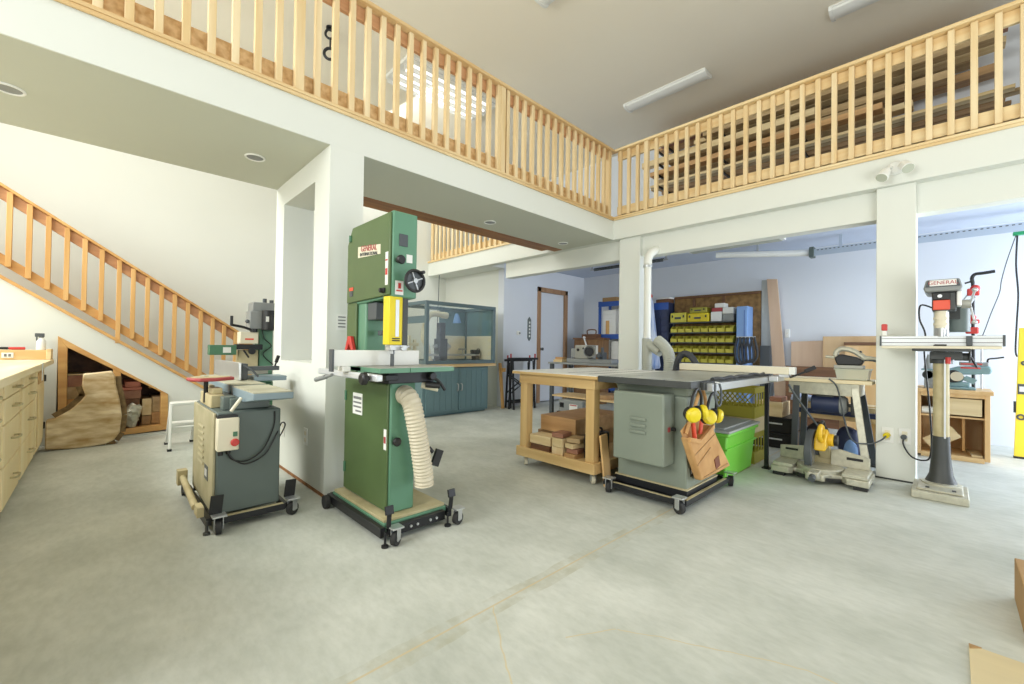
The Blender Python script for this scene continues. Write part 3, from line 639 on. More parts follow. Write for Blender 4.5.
caster(jt, .468, 2.672, .036, 1.4); caster(jt, .835, 2.70, .036, .5)
ob('rear_wheel', B().cyl((.405, 3.50, .036), (.44, 3.50, .036), .036), 'rubber', jt, .004); ob('rear_wheel', B().cyl((.80, 3.50, .036), (.835, 3.50, .036), .036), 'rubber', jt, .004)
for x, y in ((.455, 2.695), (.825, 2.73)):
    ob('foot_pedal', B().bar((x, y, .10), (x+.006, y-.012, .20), .058, .006, up=(0, 1, 0)), 'black', jt, .001)
ob('screw_foot', B().cyl((.42, 2.70, 0), (.42, 2.70, .07), .007).cyl((.42, 2.70, 0), (.42, 2.70, .012), .016), 'cast_dark', jt)

# ------------------------------------------------------------------ green machine behind the jointer
ml = thing('overarm_router', 'green and grey machine with a tall column and crank, standing behind the jointer', 'machine', (1.05, 4.72, 0))
ob('stand', B().wedge(.82, 1.28, 4.50, 4.95, .0, .62, (-.03, -.03)), 'green_dark', ml, .008)
ob('column', B().box(1.10, 1.22, 4.62, 4.78, .62, 1.24), 'green', ml, .008)
ob('head', B().box(1.01, 1.12, 4.58, 4.74, 1.14, 1.31).box(1.04, 1.24, 4.62, 4.80, 1.31, 1.40), 'grey_plastic', ml, .008)
mo = ob('motor', B().cyl((1.165, 4.56, 1.13), (1.165, 4.56, 1.32), .06, n=24), 'black', ml, .006); ob('motor_label', B().box(1.125, 1.15, 4.497, 4.503, 1.21, 1.26), 'paper', mo)
ob('knob', B().sph((.995, 4.60, 1.21), .018), 'dark_grey', ml); ob('knob', B().cyl((1.15, 4.66, 1.40), (1.15, 4.66, 1.44), .018), 'dark_grey', ml); ob('knob', B().cyl((1.21, 4.66, 1.40), (1.21, 4.66, 1.43), .018), 'dark_grey', ml)
ob('spindle_housing', B().box(.93, 1.08, 4.56, 4.68, 1.0, 1.11), 'cream_plastic', ml, .006)
ob('label', B().box(.97, 1.04, 4.556, 4.5595, 1.035, 1.05), 'orange_red', ml)
ob('carriage', B().box(.90, 1.12, 4.57, 4.66, .945, .995).cyl((1.03, 4.55, .93), (1.03, 4.58, .93), .03).cyl((1.0, 4.54, .87), (.96, 4.56, .94), .008), 'black_metal', ml, .003)
arm = ob('work_arm', B().box(.70, .905, 4.56, 4.66, .895, .985), 'green_dark', ml, .004); ob('arm_label', B().box(.80, .86, 4.556, 4.5595, .915, .965), 'paper', arm)
ob('lower_housing', B().box(.93, 1.09, 4.60, 4.72, .76, .94), 'dusty', ml, .006)
ob('crank', B().tube([(1.05, 4.57, 1.115), (.96, 4.55, 1.15), (.85, 4.53, 1.17)], .012).cyl((.855, 4.53, 1.165), (.855, 4.53, 1.25), .012).cyl((1.04, 4.56, 1.11), (1.04, 4.56, 1.14), .03), 'black_metal', ml)
ob('work_table', B().box(.78, 1.14, 4.45, 4.85, .72, .755), 'cast', ml, .004)
ob('power_cord', B().tube([(1.12, 4.60, 1.13), (1.14, 4.60, 1.05), (1.20, 4.60, .98), (1.13, 4.60, .90), (1.22, 4.60, .80)], .005), 'black', ml)

# ------------------------------------------------------------------ step stool
ss = thing('step_stool', 'white metal step stool standing half behind the jointer', 'step stool', (.585, 5.15, 0))
for y, z, dy in ((5.30, .22, 0), (5.18, .43, 0)):
    ob('tread', B().box(.50, .70, y-.09, y+.07, z-.025, z), 'white_plastic', ss, .006)
for x in (.49, .69):
    ob('leg', B().bar((x, 5.36, 0.012), (x+.01, 5.14, .43), .022, .03), 'white_plastic', ss, .003)
    ob('leg', B().bar((x-.01, 5.0, .012), (x+.01, 5.15, .42), .022, .03), 'white_plastic', ss, .003)
    ob('foot_cap', B().box(x-.016, x+.016, 5.34, 5.38, 0, .02), 'black', ss); ob('foot_cap', B().box(x-.026, x+.006, 4.98, 5.02, 0, .02), 'black', ss)
ob('brace', B().cyl((.49, 5.08, .20), (.69, 5.08, .20), .008), 'white_plastic', ss)

# ------------------------------------------------------------------ workbench at left
XB = -.3675
wb = thing('workbench', 'long maple workbench with banks of drawers along the left side', 'workbench', (-.8, 4.0, 0))
ob('carcass', B().box(-1.15, XB-.02, 1.6, 5.83, 0.06, .784).box(-1.15, XB-.05, 1.62, 5.80, 0, .06), 'maple', wb, .003)
ob('worktop', B().box(-1.17, -.305, 1.58, 5.90, .785, .827), 'maple_top', wb, .005)
ob('face_frame', B().box(XB-.018, XB-.002, 1.6, 1.64, .06, .784).box(XB-.018, XB-.002, 4.17, 4.24, .06, .784).box(XB-.018, XB-.002, 3.44, 3.50, .06, .784).box(XB-.018, XB-.002, 5.02, 5.10, .06, .784).box(XB-.018, XB-.002, 5.76, 5.83, .06, .784), 'maple', wb)
zs = [(.685, .772), (.545, .678), (.315, .538), (.085, .308)]
for (y0, y1) in ((2.72, 3.43), (3.51, 4.16), (4.25, 5.01)):
    for (z0, z1) in zs:
        f_ = ob('drawer', B().box(XB-.018, XB+.012, y0, y1, z0, z1), 'maple', wb, .004)
        zz = (z0+z1)/2 + (.01 if z1-z0 > .1 else 0)
        ob('pull', B().tube([(XB+.012, (y0+y1)/2-.06, zz), (XB+.04, (y0+y1)/2-.05, zz), (XB+.04, (y0+y1)/2+.05, zz), (XB+.012, (y0+y1)/2+.06, zz)], .006, 8, 3), 'dusty', f_)
dr = ob('door', B().box(XB-.018, XB+.012, 5.11, 5.75, .085, .772), 'maple', wb, .004)
ob('door_panel', B().box(XB+.012, XB+.020, 5.20, 5.66, .13, .60), 'maple', dr, .004); ob('door_window', B().box(XB+.012, XB+.018, 5.20, 5.60, .64, .74), 'osb', dr, .004)
ob('hinge', B().cyl((XB+.016, 5.755, .20), (XB+.016, 5.755, .26), .01).cyl((XB+.016, 5.755, .63), (XB+.016, 5.755, .69), .01), 'black_metal', dr)
ob('ledge', B().box(-1.15, -.345, 5.80, 5.88, .828, .915).box(-.344, -.312, 5.70, 5.88, .828, .925), 'pineX', wb, .004)
ol = ob('outlet_box', B().box(-.615, -.545, 5.792, 5.80, .845, .89), 'white_plastic', wb, .002); ob('socket', B().box(-.60, -.585, 5.789, 5.792, .855, .88).box(-.575, -.56, 5.789, 5.792, .855, .88), 'print', ol)
t = thing('bar_clamp', 'red and black bar clamp lying on the ledge at the workbench end', 'clamp', (-.56, 5.84, .915))
ob('jaw', B().box(-.88, -.76, 5.815, 5.86, .916, .95), 'red', t, .006); ob('bar', B().box(-.78, -.50, 5.83, 5.85, .922, .936), 'dark_grey', t); ob('grip', B().box(-.72, -.58, 5.815, 5.86, .918, .94), 'black', t, .006); ob('jaw', B().box(-.58, -.48, 5.82, 5.855, .916, .94), 'red', t, .006)
t = thing('spray_bottle', 'white spray bottle with a blue grey trigger top on the workbench ledge', 'spray bottle', (-.385, 5.84, .915))
ob('bottle', B().lathe([(.030, 0), (.032, .01), (.032, .07), (.026, .09), (.013, .105), (.013, .115)], (-.385, 5.84, .9155)), 'white_plastic', t)
ob('trigger_head', B().box(-.425, -.365, 5.825, 5.855, 1.035, 1.068).box(-.418, -.408, 5.83, 5.85, 1.0, 1.035).cyl((-.385, 5.84, 1.028), (-.385, 5.84, 1.04), .016), 'dark_grey', t, .003)
t = thing('paper_tag', 'white paper strip hanging over the front edge of the workbench', 'paper', (-.303, 4.75, .70))
ob('strip', B().box(-.3045, -.302, 4.73, 4.80, .70, .832), 'paper', t)

# ------------------------------------------------------------------ live edge slab and blocks by the stairs
pts = [(-.335, .02), (-.333, .283), (-.278, .295), (-.184, .359), (-.115, .44), (-.085, .49), (-.11, .58), (-.105, .695), (-.03, .70), (.094, .716), (.118, .66), (.125, .576), (.155, .42), (.172, .278), (.160, .112), (.12, .045), (.06, .012), (-.10, .0), (-.2, .004)]
sl_ = solo('wood_slab', B().prism(pts, 'Y', 5.66, 5.76), 'slab', 'L shaped live edge wood slab leaning upright before the cupboard', 'wood slab', bevel=.012)
bk = B()
for i in range(len(pts)):
    p, q = pts[i], pts[(i+1) % len(pts)]
    if i in (2, 3, 4, 5, 10, 11, 12, 13, 14, 15, 16, 17):
        bk.bar((p[0]-sl_.location.x, 0, p[1]-sl_.location.z), (q[0]-sl_.location.x, 0, q[1]-sl_.location.z), .085, .018, up=(0, 1, 0))
b_ = ob('bark_edge', bk, 'bark', None); b_.parent = sl_
def block(x0, x1, z0, z1, m, label, y0=6.10, y1=6.55): return solo('wood_block', B().box(x0, x1, y0, y1, z0, z1), m, label, 'wood block', 'wood offcuts in the under-stair cupboard', .004)
block(-.225, -.05, .012, .16, 'redwoodY', 'dark red wood block at the bottom of the left cupboard bay behind the slab')
block(-.222, -.055, .163, .30, 'brownY', 'brown wood block low in the left cupboard bay under two thick blocks')
block(-.222, -.06, .303, .42, 'oakX', 'golden wood block in the left cupboard bay just below the grey edged block')
block(-.222, -.06, .423, .54, 'barnY', 'greyish wood block second from the top in the left cupboard bay')
block(-.222, -.065, .543, .655, 'redwoodY', 'topmost reddish block of the left cupboard bay')
block(-.222, -.06, .658, .672, 'paleY', 'thin pale board lying on top of the left cupboard bay stack')
block(.19, .325, .30, .39, 'walnut', 'dark brown block in the middle of the right cupboard bay stack')
block(.195, .335, .393, .48, 'redwoodY', 'reddish block below the pink one in the right cupboard bay')
M['pinkwood'] = wood('pinkish_red_wood', 'c47a62', 'a85f4b', 'X')
block(.185, .34, .483, .515, 'pinkwood', 'thin pinkish red board sticking out of the right cupboard bay')
block(.205, .33, .518, .575, 'pinkwood', 'topmost pink red block in the right cupboard bay')
block(.345, .42, .022, .10, 'orangeY', 'small orange block at the bottom middle of the right cupboard bay')
block(.425, .50, .022, .10, 'paleY', 'small pale block at the bottom right of the right cupboard bay')
block(.345, .42, .105, .20, 'brownY', 'brown block second from the bottom in the right cupboard bay')
block(.425, .505, .105, .23, 'orangeY', 'orange block second from the bottom at the right cupboard edge')
block(.345, .425, .205, .385, 'paleY', 'upright pale block in the right cupboard bay beside the pink blocks')
block(.43, .505, .235, .40, 'barnY', 'weathered block at the upper right of the right cupboard bay')
fb = B()
for k in range(3): fb.sph((.25+.012*k, 6.05-.01*k, .17+.05*k), .075, (.85, .8, 1.0), 12)
for v in fb.bm.verts: v.co += Vector((random.uniform(-.014, .014), random.uniform(-.014, .014), random.uniform(-.014, .014)))
b_ = solo('wrapped_burl', fb, 'tape', 'crinkled silver wrapped lump of wood at the foot of the right cupboard bay', 'wrapped wood')

# ------------------------------------------------------------------ lathe cabinet and glass enclosure
cb = thing('base_cabinet', 'teal grey two door cabinet with a butcher block top under the glass enclosure', 'cabinet', (3.86, 5.45, 0))
ob('carcass', B().box(3.22, 4.42, 5.09, 5.78, .03, .70).box(3.25, 4.40, 5.13, 5.76, 0, .03), 'teal', cb, .004)
ob('countertop', B().box(3.16, 4.54, 5.04, 5.82, .702, .745), 'pineX', cb, .004)
for i, (x0, x1) in enumerate(((3.27, 3.83), (3.84, 4.39))):
    d_ = ob('door', B().box(x0, x1, 5.07, 5.089, .06, .685), 'teal', cb, .003)
    pb = B()
    n = 5
    for k in range(n): pb.box(x0+.03+k*(x1-x0-.06)/n, x0+.03+(k+1)*(x1-x0-.06)/n-.006, 5.064, 5.0698, .09, .655)
    ob('beadboard', pb, 'teal', d_, .002)
    hx = x1-.03 if i == 0 else x0+.03
    ob('pull', B().tube([(hx, 5.064, .35), (hx, 5.035, .365), (hx, 5.035, .44), (hx, 5.064, .455)], .008, 8, 4), 'steel', d_)
en = thing('glass_enclosure', 'glass sided dark framed enclosure standing on the teal cabinet', 'enclosure', (3.86, 5.45, .747))
x0, x1, y0, y1, z0, z1 = 3.24, 4.53, 5.05, 5.80, .747, 1.64
w = .05
pp = B()
for x in (x0, x1-w):
    for y in (y0, y1-w):
        ob('corner_post', B().box(x, x+w, y, y+w, z0, z1), 'teal_dark', en, .003)
for z in (z0, z1-w):
    ob('frame_rail', B().box(x0+w, x1-w, y0, y0+w, z, z+w), 'teal_dark', en, .003); ob('frame_rail', B().box(x0+w, x1-w, y1-w, y1, z, z+w), 'teal_dark', en, .003)
    ob('frame_rail', B().box(x0, x0+w, y0+w, y1-w, z, z+w), 'teal_dark', en, .003); ob('frame_rail', B().box(x1-w, x1, y0+w, y1-w, z, z+w), 'teal_dark', en, .003)
ob('side_band', B().box(x0+.01, x0+.03, y0+w, y1-w, 1.33, 1.43), 'teal_dark', en)
ob('front_pane', B().box(x0+w+.002, x1-w-.002, y0+.022, y0+.026, z0+w+.001, z1-w-.001), 'glass', en); ob('side_pane', B().box(x0+.022, x0+.026, y0+w, y1-w, z0+w, z1-w), 'glass', en)
ob('top_pane', B().box(x0+w, x1-w, y0+w, y1-w, z1-.03, z1-.026), 'glass', en)
ob('end_shade', B().box(x1-.030, x1-.024, y0+w+.002, y1-w-.002, 1.18, z1-w-.002), 'teal', en); ob('end_board', B().box(x1-.030, x1-.024, y0+w+.002, y1-w-.002, z0+w+.001, 1.178), 'cream_plastic', en)
ob('back_shade', B().box(3.95, x1-w-.002, y1-.028, y1-.022, 1.18, z1-w-.002), 'teal', en, label='dark board across the upper back'); ob('back_board', B().box(3.95, x1-w-.002, y1-.028, y1-.022, z0+w+.001, 1.178), 'cream_plastic', en)
la = thing('wood_lathe', 'small wood lathe behind the glass of the enclosure', 'lathe', (3.95, 5.40, .747))
for y in (5.36, 5.44): ob('bed_rail', B().cyl((3.50, y, .87), (4.46, y, .87), .018), 'steel', la)
ob('headstock', B().box(3.66, 3.80, 5.32, 5.48, .748, 1.12).box(3.68, 3.78, 5.35, 5.45, 1.12, 1.36), 'dark_grey', la, .008)
ob('spindle', B().cyl((3.60, 5.40, 1.0), (3.90, 5.40, 1.0), .03).lathe([(.03, 0), (.06, .02), (.06, .05), (.03, .06)], (3.80, 5.40, 1.0), (1, 0, 0)), 'steel', la)
ob('tailstock', B().box(4.36, 4.44, 5.33, 5.47, .885, .95).cyl((4.32, 5.40, .93), (4.47, 5.40, .93), .025).torus((4.47, 5.40, .93), (1, 0, 0), .04, .008), 'cast_dark', la, .004)
ob('bed_foot', B().box(4.38, 4.44, 5.34, 5.46, .748, .86).box(3.68, 3.78, 5.34, 5.46, .748, .752), 'cast_dark', la)
ob('tool_rest', B().box(4.0, 4.16, 5.30, 5.32, .95, .975).cyl((4.08, 5.31, .86), (4.08, 5.31, .95), .012), 'cast', la)
ob('light_blue_cone', B().lathe([(.02, 0), (.035, .03), (.06, .12), (.065, .15)], (4.02, 5.40, 1.52), (0.05, 0, -1)), 'blue_light', la)  # light blue flared shape near the hose
t = thing('dust_hose', 'bent cream dust hose inside the glass enclosure', 'hose', (3.56, 5.52, .75))
ob('hose', B().tube([(3.60, 5.52, .79), (3.56, 5.52, 1.0), (3.50, 5.52, 1.15), (3.56, 5.52, 1.42), (3.66, 5.52, 1.50), (3.86, 5.52, 1.49)], .045, 14, 8), 'cream_plastic', t)
ob('hose_cuff', B().cyl((3.83, 5.52, 1.49), (3.92, 5.52, 1.485), .052), 'cream_plastic', t); ob('floor_flange', B().cyl((3.60, 5.52, .748), (3.60, 5.52, .80), .06), 'cream_plastic', t)
t = thing('jig_stand', 'cream wooden jig stand at the left end inside the glass enclosure', 'jig', (3.38, 5.62, .749))
ob('upright', B().box(3.31, 3.35, 5.62, 5.66, .749, 1.16), 'cream_plastic', t, .003); ob('upright', B().box(3.40, 3.44, 5.62, 5.66, .749, 1.10), 'cream_plastic', t, .003); ob('cross_bar', B().box(3.29, 3.47, 5.60, 5.619, 1.0, 1.05).box(3.29, 3.47, 5.60, 5.619, .86, .90), 'cream_plastic', t, .003)
t = thing('drop_cable', 'thin grey cord hanging from the far mezzanine edge behind the glass enclosure', 'cord', (4.50, 6.62, .55))
ob('cord', B().tube([(4.50, 6.60, 2.3245), (4.50, 6.62, 1.8), (4.50, 6.65, 1.2), (4.50, 6.68, .55)], .007), 'dark_grey', t); ob('weight', B().cyl((4.50, 6.68, .55), (4.50, 6.68, .62), .018), 'dark_grey', t)

# ------------------------------------------------------------------ door wall items
t = thing('wall_plaque', 'dark slate plaque with pointed ends on the wall left of the door', 'plaque', (5.48, 5.22, 1.12))
ob('board', B().prism([(5.44, 1.17), (5.48, 1.12), (5.52, 1.17), (5.52, 1.50), (5.48, 1.55), (5.44, 1.50)], 'Y', 5.205, 5.2195), 'plaque', t, .002)
for k in range(5): ob('letter_mark', B().box(5.465, 5.495, 5.201, 5.2048, 1.19+.06*k, 1.225+.06*k), 'paper', t)
t = thing('thermostat', 'small white thermostat on the wall left of the plaque', 'thermostat', (5.21, 5.22, 1.23))
ob('body', B().box(5.17, 5.25, 5.20, 5.2195, 1.215, 1.29), 'white_plastic', t, .006); ob('dial', B().cyl((5.225, 5.20, 1.25), (5.225, 5.192, 1.25), .018), 'grey_plastic', t)
def folding_stand(x, y, rz, label, h=.80):
    t = thing('folding_work_stand', label, 'folding stand', (0, 0, 0), 'folded black work stands')
    for s_ in (-.24, .24):
        ob('leg', B().bar((s_, .03, .0), (s_, -.02, h), .03, .025), 'black_metal', t, .003); ob('leg', B().bar((s_*.9, -.07, .0), (s_*.9, -.025, h-.02), .03, .025), 'black_metal', t, .003)
    ob('top_bar', B().box(-.30, .30, -.045, .01, h, h+.035), 'black_metal', t, .003); ob('cross_bar', B().bar((-.24, .005, .25), (.24, -.005, .55), .022, .015).bar((-.24, .005, .55), (.24, .005, .25), .022, .015), 'black_metal', t)
    ob('lower_bar', B().box(-.24, .24, .012, .03, .09, .12), 'black_metal', t); ob('clamp_knob', B().cyl((-.25, -.02, h+.035), (-.25, -.02, h+.10), .014).cyl((.25, -.02, h+.035), (.25, -.02, h+.10), .014), 'dull_red', t)
    t.location = (x, y, 0); t.rotation_euler = (0, 0, rz)
folding_stand(5.02, 4.92, R(-8), 'folded black work stand at the front, left of the door')
folding_stand(5.10, 5.10, R(-3), 'folded black work stand behind another black stand, left of the door', .77)
t = thing('wood_strip', 'tan wooden strip leaning beside the black folded stands', 'wood strip', (4.80, 5.08, 0)); ob('strip', B().bar((4.76, 5.10, .0), (4.77, 5.195, .74), .05, .03), 'oakZ', t, .003); ob('end_block', B().box(4.735, 4.785, 5.07, 5.12, .60, .66), 'oakZ', t)

# ------------------------------------------------------------------ outfeed table
ot = thing('outfeed_table', 'pine framed outfeed table on casters with a white top beside the table saw', 'table', (3.1, 2.15, 0))
ob('tabletop', B().box(2.55, 3.72, 1.752, 2.62, .778, .80), 'goldY', ot, .003); ob('laminate', B().box(2.553, 3.718, 1.755, 2.615, .80, .8045), 'white_plastic', ot)
tl = B()
for yy in (1.92, 2.12): tl.box(2.70, 3.70, yy, yy+.018, .8046, .8053)
ob('miter_groove', tl, 'print', ot)
ob('apron', B().box(2.59, 2.622, 1.80, 2.57, .70, .777).box(3.62, 3.652, 1.80, 2.57, .70, .777).box(2.622, 3.62, 1.80, 1.832, .70, .777).box(2.622, 3.62, 2.54, 2.57, .70, .777), 'goldY', ot, .003)
for x in (2.60, 3.57):
    for y in (1.81, 2.49): ob('leg', B().box(x, x+.075, y, y+.075, .155, .70), 'goldZ', ot, .004)
ob('stretcher', B().box(2.575, 2.60, 1.785, 2.585, .085, .165).box(3.645, 3.67, 1.785, 2.585, .085, .165).box(2.60, 3.645, 1.785, 1.81, .085, .165).box(2.60, 3.645, 2.56, 2.585, .085, .165), 'goldY', ot, .004)
ob('shelf', B().box(2.60, 3.645, 1.81, 2.56, .125, .15), 'plyY', ot)
for x in (2.64, 3.60):
    for y in (1.84, 2.53): caster(ot, x, y, .032, .9, wm='cream_plastic', top=.084)
def timber(x0, x1, y0, y1, z0, z1, m, label, rz=0, bev=.004):
    b = B().box(-(x1-x0)/2, (x1-x0)/2, -(y1-y0)/2, (y1-y0)/2, 0, z1-z0)
    o = solo('lumber_offcut', b, m, label, 'lumber', 'lumber on the outfeed table shelf', bev)
    o.location = ((x0+x1)/2, (y0+y1)/2, z0); o.rotation_euler = (0, 0, rz); return o
timber(2.80, 3.45, 2.14, 2.54, .151, .285, 'brownY', 'wide brown beam lying lowest at the back of the outfeed table shelf')
timber(2.79, 3.47, 2.12, 2.50, .288, .42, 'orangeY', 'thick squared timber on top of the pile under the outfeed table')
timber(2.625, 2.775, 2.26, 2.46, .151, .20, 'walnut', 'dark flat board end by the left leg under the outfeed table')
timber(2.625, 2.775, 2.245, 2.475, .203, .275, 'paleY', 'pale yellow squared offcut on the left of the outfeed table shelf', R(0))
timber(2.625, 2.775, 2.12, 2.23, .151, .215, 'pineZ', 'upright cut pine block at the front of the outfeed table shelf')
timber(2.615, 2.77, 2.115, 2.22, .218, .285, 'paleY', 'pale block with a smooth end stacked on the pine block under the outfeed table')
timber(2.625, 2.76, 2.13, 2.235, .288, .325, 'redwoodY', 'reddish offcut on top of the pale block under the outfeed table', R(6))
timber(2.62, 2.78, 1.99, 2.095, .151, .185, 'orangeY', 'small orange offcut in the jumble at the front of the outfeed table shelf', R(-5))
timber(2.63, 2.77, 1.99, 2.09, .188, .222, 'redwoodY', 'small reddish offcut in the jumble under the outfeed table', R(7))
timber(2.62, 2.775, 2.00, 2.085, .225, .262, 'paleY', 'small whitish offcut on top of the jumble under the outfeed table', R(-11))
timber(2.63, 2.775, 1.985, 2.095, .27, .305, 'barnY', 'grey brown offcut topmost in the jumble under the outfeed table', R(14))
t = thing('storage_case', 'black upright case beside the right leg on the outfeed table shelf', 'case', (2.80, 1.93, .151))
ob('shell', B().box(2.70, 2.95, 1.90, 1.97, .152, .34), 'black', t, .008); ob('handle', B().tube([(2.76, 1.935, .34), (2.77, 1.935, .37), (2.88, 1.935, .37), (2.89, 1.935, .34)], .008), 'black', t); ob('latch', B().box(2.695, 2.70, 1.92, 1.95, .28, .31), 'grey_plastic', t)
solo('leaning_board', B().bar((2.69, 1.745, .004), (2.665, 1.772, .37), .085, .016, up=(0, 1, 0)), 'ply', 'narrow plywood board leaning between the outfeed table and the saw cabinet', 'board', bevel=.002)

# ------------------------------------------------------------------ table saw
ts = thing('table_saw', 'grey cabinet table saw with a long wing and white rip fence', 'table saw', (3.0, 1.42, 0))
ob('cabinet', B().wedge(2.70, 3.18, 1.17, 1.67, .10, .70, (.0, .0)).wedge(2.68, 3.20, 1.15, 1.69, .70, .764, (.02, .02)), 'grey_green', ts, .010)
ob('plinth', B().box(2.69, 3.19, 1.16, 1.68, .055, .105), 'black_metal', ts, .004); ob('plinth_lip', B().box(2.688, 3.192, 1.158, 1.682, .103, .112), 'dusty', ts)
mc = ob('motor_cover', B().box(2.545, 2.699, 1.248, 1.615, .258, .718), 'grey_green', ts, .012, 'large boxed motor cover')
for k in range(3): ob('louver', B().prism([(1.365, .450+.043*k), (1.48, .450+.043*k), (1.477, .470+.043*k), (1.368, .470+.043*k)], 'X', 2.529, 2.5445), 'grey_green', mc, .004)
ob('cover_knob', B().cyl((2.655, 1.248, .49), (2.655, 1.225, .49), .012), 'black', mc); ob('cover_label', B().box(2.60, 2.63, 1.2452, 1.2479, .475, .505), 'dull_red', mc)
sp = ob('logo_plate', B().box(2.755, 2.83, 1.166, 1.1695, .18, .285), 'black', ts, .001); ob('logo_mark', B().box(2.765, 2.80, 1.1645, 1.1658, .20, .265), 'paper', sp)
top = ob('table_top', B().box(2.555, 3.30, 1.085, 1.565, .765, .808).box(2.555, 3.30, 1.57, 1.748, .765, .808).box(2.555, 3.30, 1.56, 1.575, .765, .8065), 'cast_dark', ts, .003)
sf = B()
for (a, b2) in ((1.09, 1.25), (1.268, 1.55), (1.568, 1.745)): sf.box(2.558, 2.85, a, b2, .808, .8105); 
sf.box(2.853, 3.298, 1.09, 1.745, .808, .8105)
ob('table_surface', sf, 'worn_iron', top, label='pale worn cast iron surface')
wg = ob('wing', B().box(3.302, 4.12, 1.085, 1.748, .772, .806), 'cast_dark', ts, .003); ob('wing_surface', B().box(3.304, 4.118, 1.09, 1.745, .806, .8095), 'worn_iron', wg)
fr_ = ob('fence_rail', B().box(2.74, 4.15, 1.028, 1.066, .742, .792), 'steel', ts, .003, 'long blue grey steel rail'); ob('rail_bracket', B().box(2.70, 4.12, 1.066, 1.084, .75, .80), 'cast_dark', fr_)
fc = B()
random.seed(3)
fp = [(2.76+.10*k, 1.045+random.uniform(-.012, .012), .812+random.uniform(0, .012)) for k in range(12)]
ob('rail_cord', fc.tube(fp, .012), 'black', fr_)
fn = ob('rip_fence', B().box(3.97, 4.03, .86, 1.78, .815, .875), 'white_plastic', ts, .004, 'long white rip fence'); ob('fence_face', B().box(3.955, 3.97, .90, 1.79, .815, .872), 'cream_plastic', fn, .002)
ob('fence_head', B().box(3.90, 4.10, .96, 1.025, .755, .80).box(3.96, 4.04, .90, .97, .79, .815), 'steel', fn, .004); ob('lock_lever', B().bar((4.0, .90, .79), (4.02, .80, .84), .03, .014).obox((4.035, .77, .862), (.035, .08, .03), (-.5, 0, .2)), 'black', fn, .004)
for y in (1.09, 1.70): ob('support_leg', B().box(4.085, 4.115, y-.015, y+.015, .012, .772).box(4.07, 4.13, y-.03, y+.03, 0, .012), 'black_metal', ts, .002)
ob('base_rail', B().box(2.60, 3.34, 1.125, 1.15, .035, .07).box(2.585, 2.61, 1.18, 1.68, .035, .07).box(3.34, 3.365, 1.18, 1.68, .035, .07).box(2.60, 3.34, 1.70, 1.725, .035, .07), 'black_metal', ts, .002)
ob('base_shelf', B().box(2.61, 3.34, 1.15, 1.70, .045, .054), 'black_metal', ts); ob('rail_dust', B().box(2.62, 3.28, 1.128, 1.148, .0705, .0735).box(2.588, 2.608, 1.22, 1.64, .0705, .0735), 'dusty', ts)
for (x, y, a) in ((2.575, 1.66, .3), (2.56, 1.15, 1.2), (3.37, 1.13, .4), (3.38, 1.68, .3)): caster(ts, x, y, .038, a, wm='rubber')
# things hanging off the saw
def ear_muffs(x, y, z, tilt, label):
    t = thing('ear_muffs', label, 'ear muffs', (x, y, z), 'ear muffs hanging on the table saw')
    ob('head_band', B().tube([(x-.075, y, z), (x-.06, y-.01, z+.09), (x, y-.012, z+.135), (x+.06, y-.01, z+.09), (x+.075, y, z)], .009), 'black', t)
    for s_ in (-1, 1):
        c = ob('ear_cup', B().lathe([(.030, 0), (.044, .008), (.046, .022), (.036, .038), (.018, .044)], (x+s_*.06, y-.005, z-.01), (s_*.55, -.8, tilt*s_), 18), 'yellow', t, 0)
        ob('cushion', B().lathe([(.040, -.028), (.043, -.014), (.040, 0)], (x+s_*.06, y-.005, z-.01), (s_*.55, -.8, tilt*s_), 18), 'black', c)
ear_muffs(2.55, 1.055, .635, .15, 'yellow ear muffs hanging nearest the table saw corner')
ear_muffs(2.775, 1.05, .595, -.2, 'yellow ear muffs hanging further right over the leather apron')
ap = thing('tool_apron', 'tan suede tool apron with a brown patch hanging from the saw rail', 'tool apron', (2.86, 1.05, .16))
def sheet(pts, y, thick, wob=0.): return B().prism(pts, 'Y', y-thick, y)
ob('back_panel', sheet([(2.58, .50), (2.70, .555), (2.93, .555), (3.08, .36), (3.27, .17), (3.20, .155), (2.80, .16), (2.70, .33)], 1.160, .008), 'leather', ap, .004)
bp_ = B()
q = [(2.56, .47), (2.72, .43), (2.93, .505), (3.09, .35), (3.285, .17), (3.02, .165), (2.775, .165), (2.66, .32)]
bp_.prism(q, 'Y', 1.10, 1.153)
pk = ob('pocket', bp_, 'leather', ap, .012)
ob('pocket_flap', B().bar((2.57, 1.095, .46), (2.73, 1.095, .425), .018, .025).bar((2.73, 1.095, .425), (2.93, 1.092, .50), .018, .025), 'leather', pk)
ob('pocket_seam', B().bar((2.66, 1.098, .35), (2.98, 1.098, .44), .006, .006).bar((2.70, 1.098, .28), (2.90, 1.098, .36), .006, .006).bar((2.80, 1.098, .185), (3.22, 1.098, .20), .006, .006), 'card_brown', pk)
ob('patch', B().prism([(2.965, .27), (3.04, .285), (3.07, .215), (3.0, .20)], 'Y', 1.095, 1.0995), 'leather_patch', ap)
ob('strap', B().tube([(2.62, 1.14, .48), (2.70, 1.115, .66), (2.75, 1.11, .752)], .011).tube([(2.93, 1.14, .53), (2.85, 1.115, .68), (2.79, 1.11, .752)], .011), 'leather', ap)
ob('tool_handle', B().cyl((2.72, 1.125, .42), (2.66, 1.12, .60), .014).cyl((2.80, 1.13, .42), (2.83, 1.125, .58), .012), 'orange_red', ap)
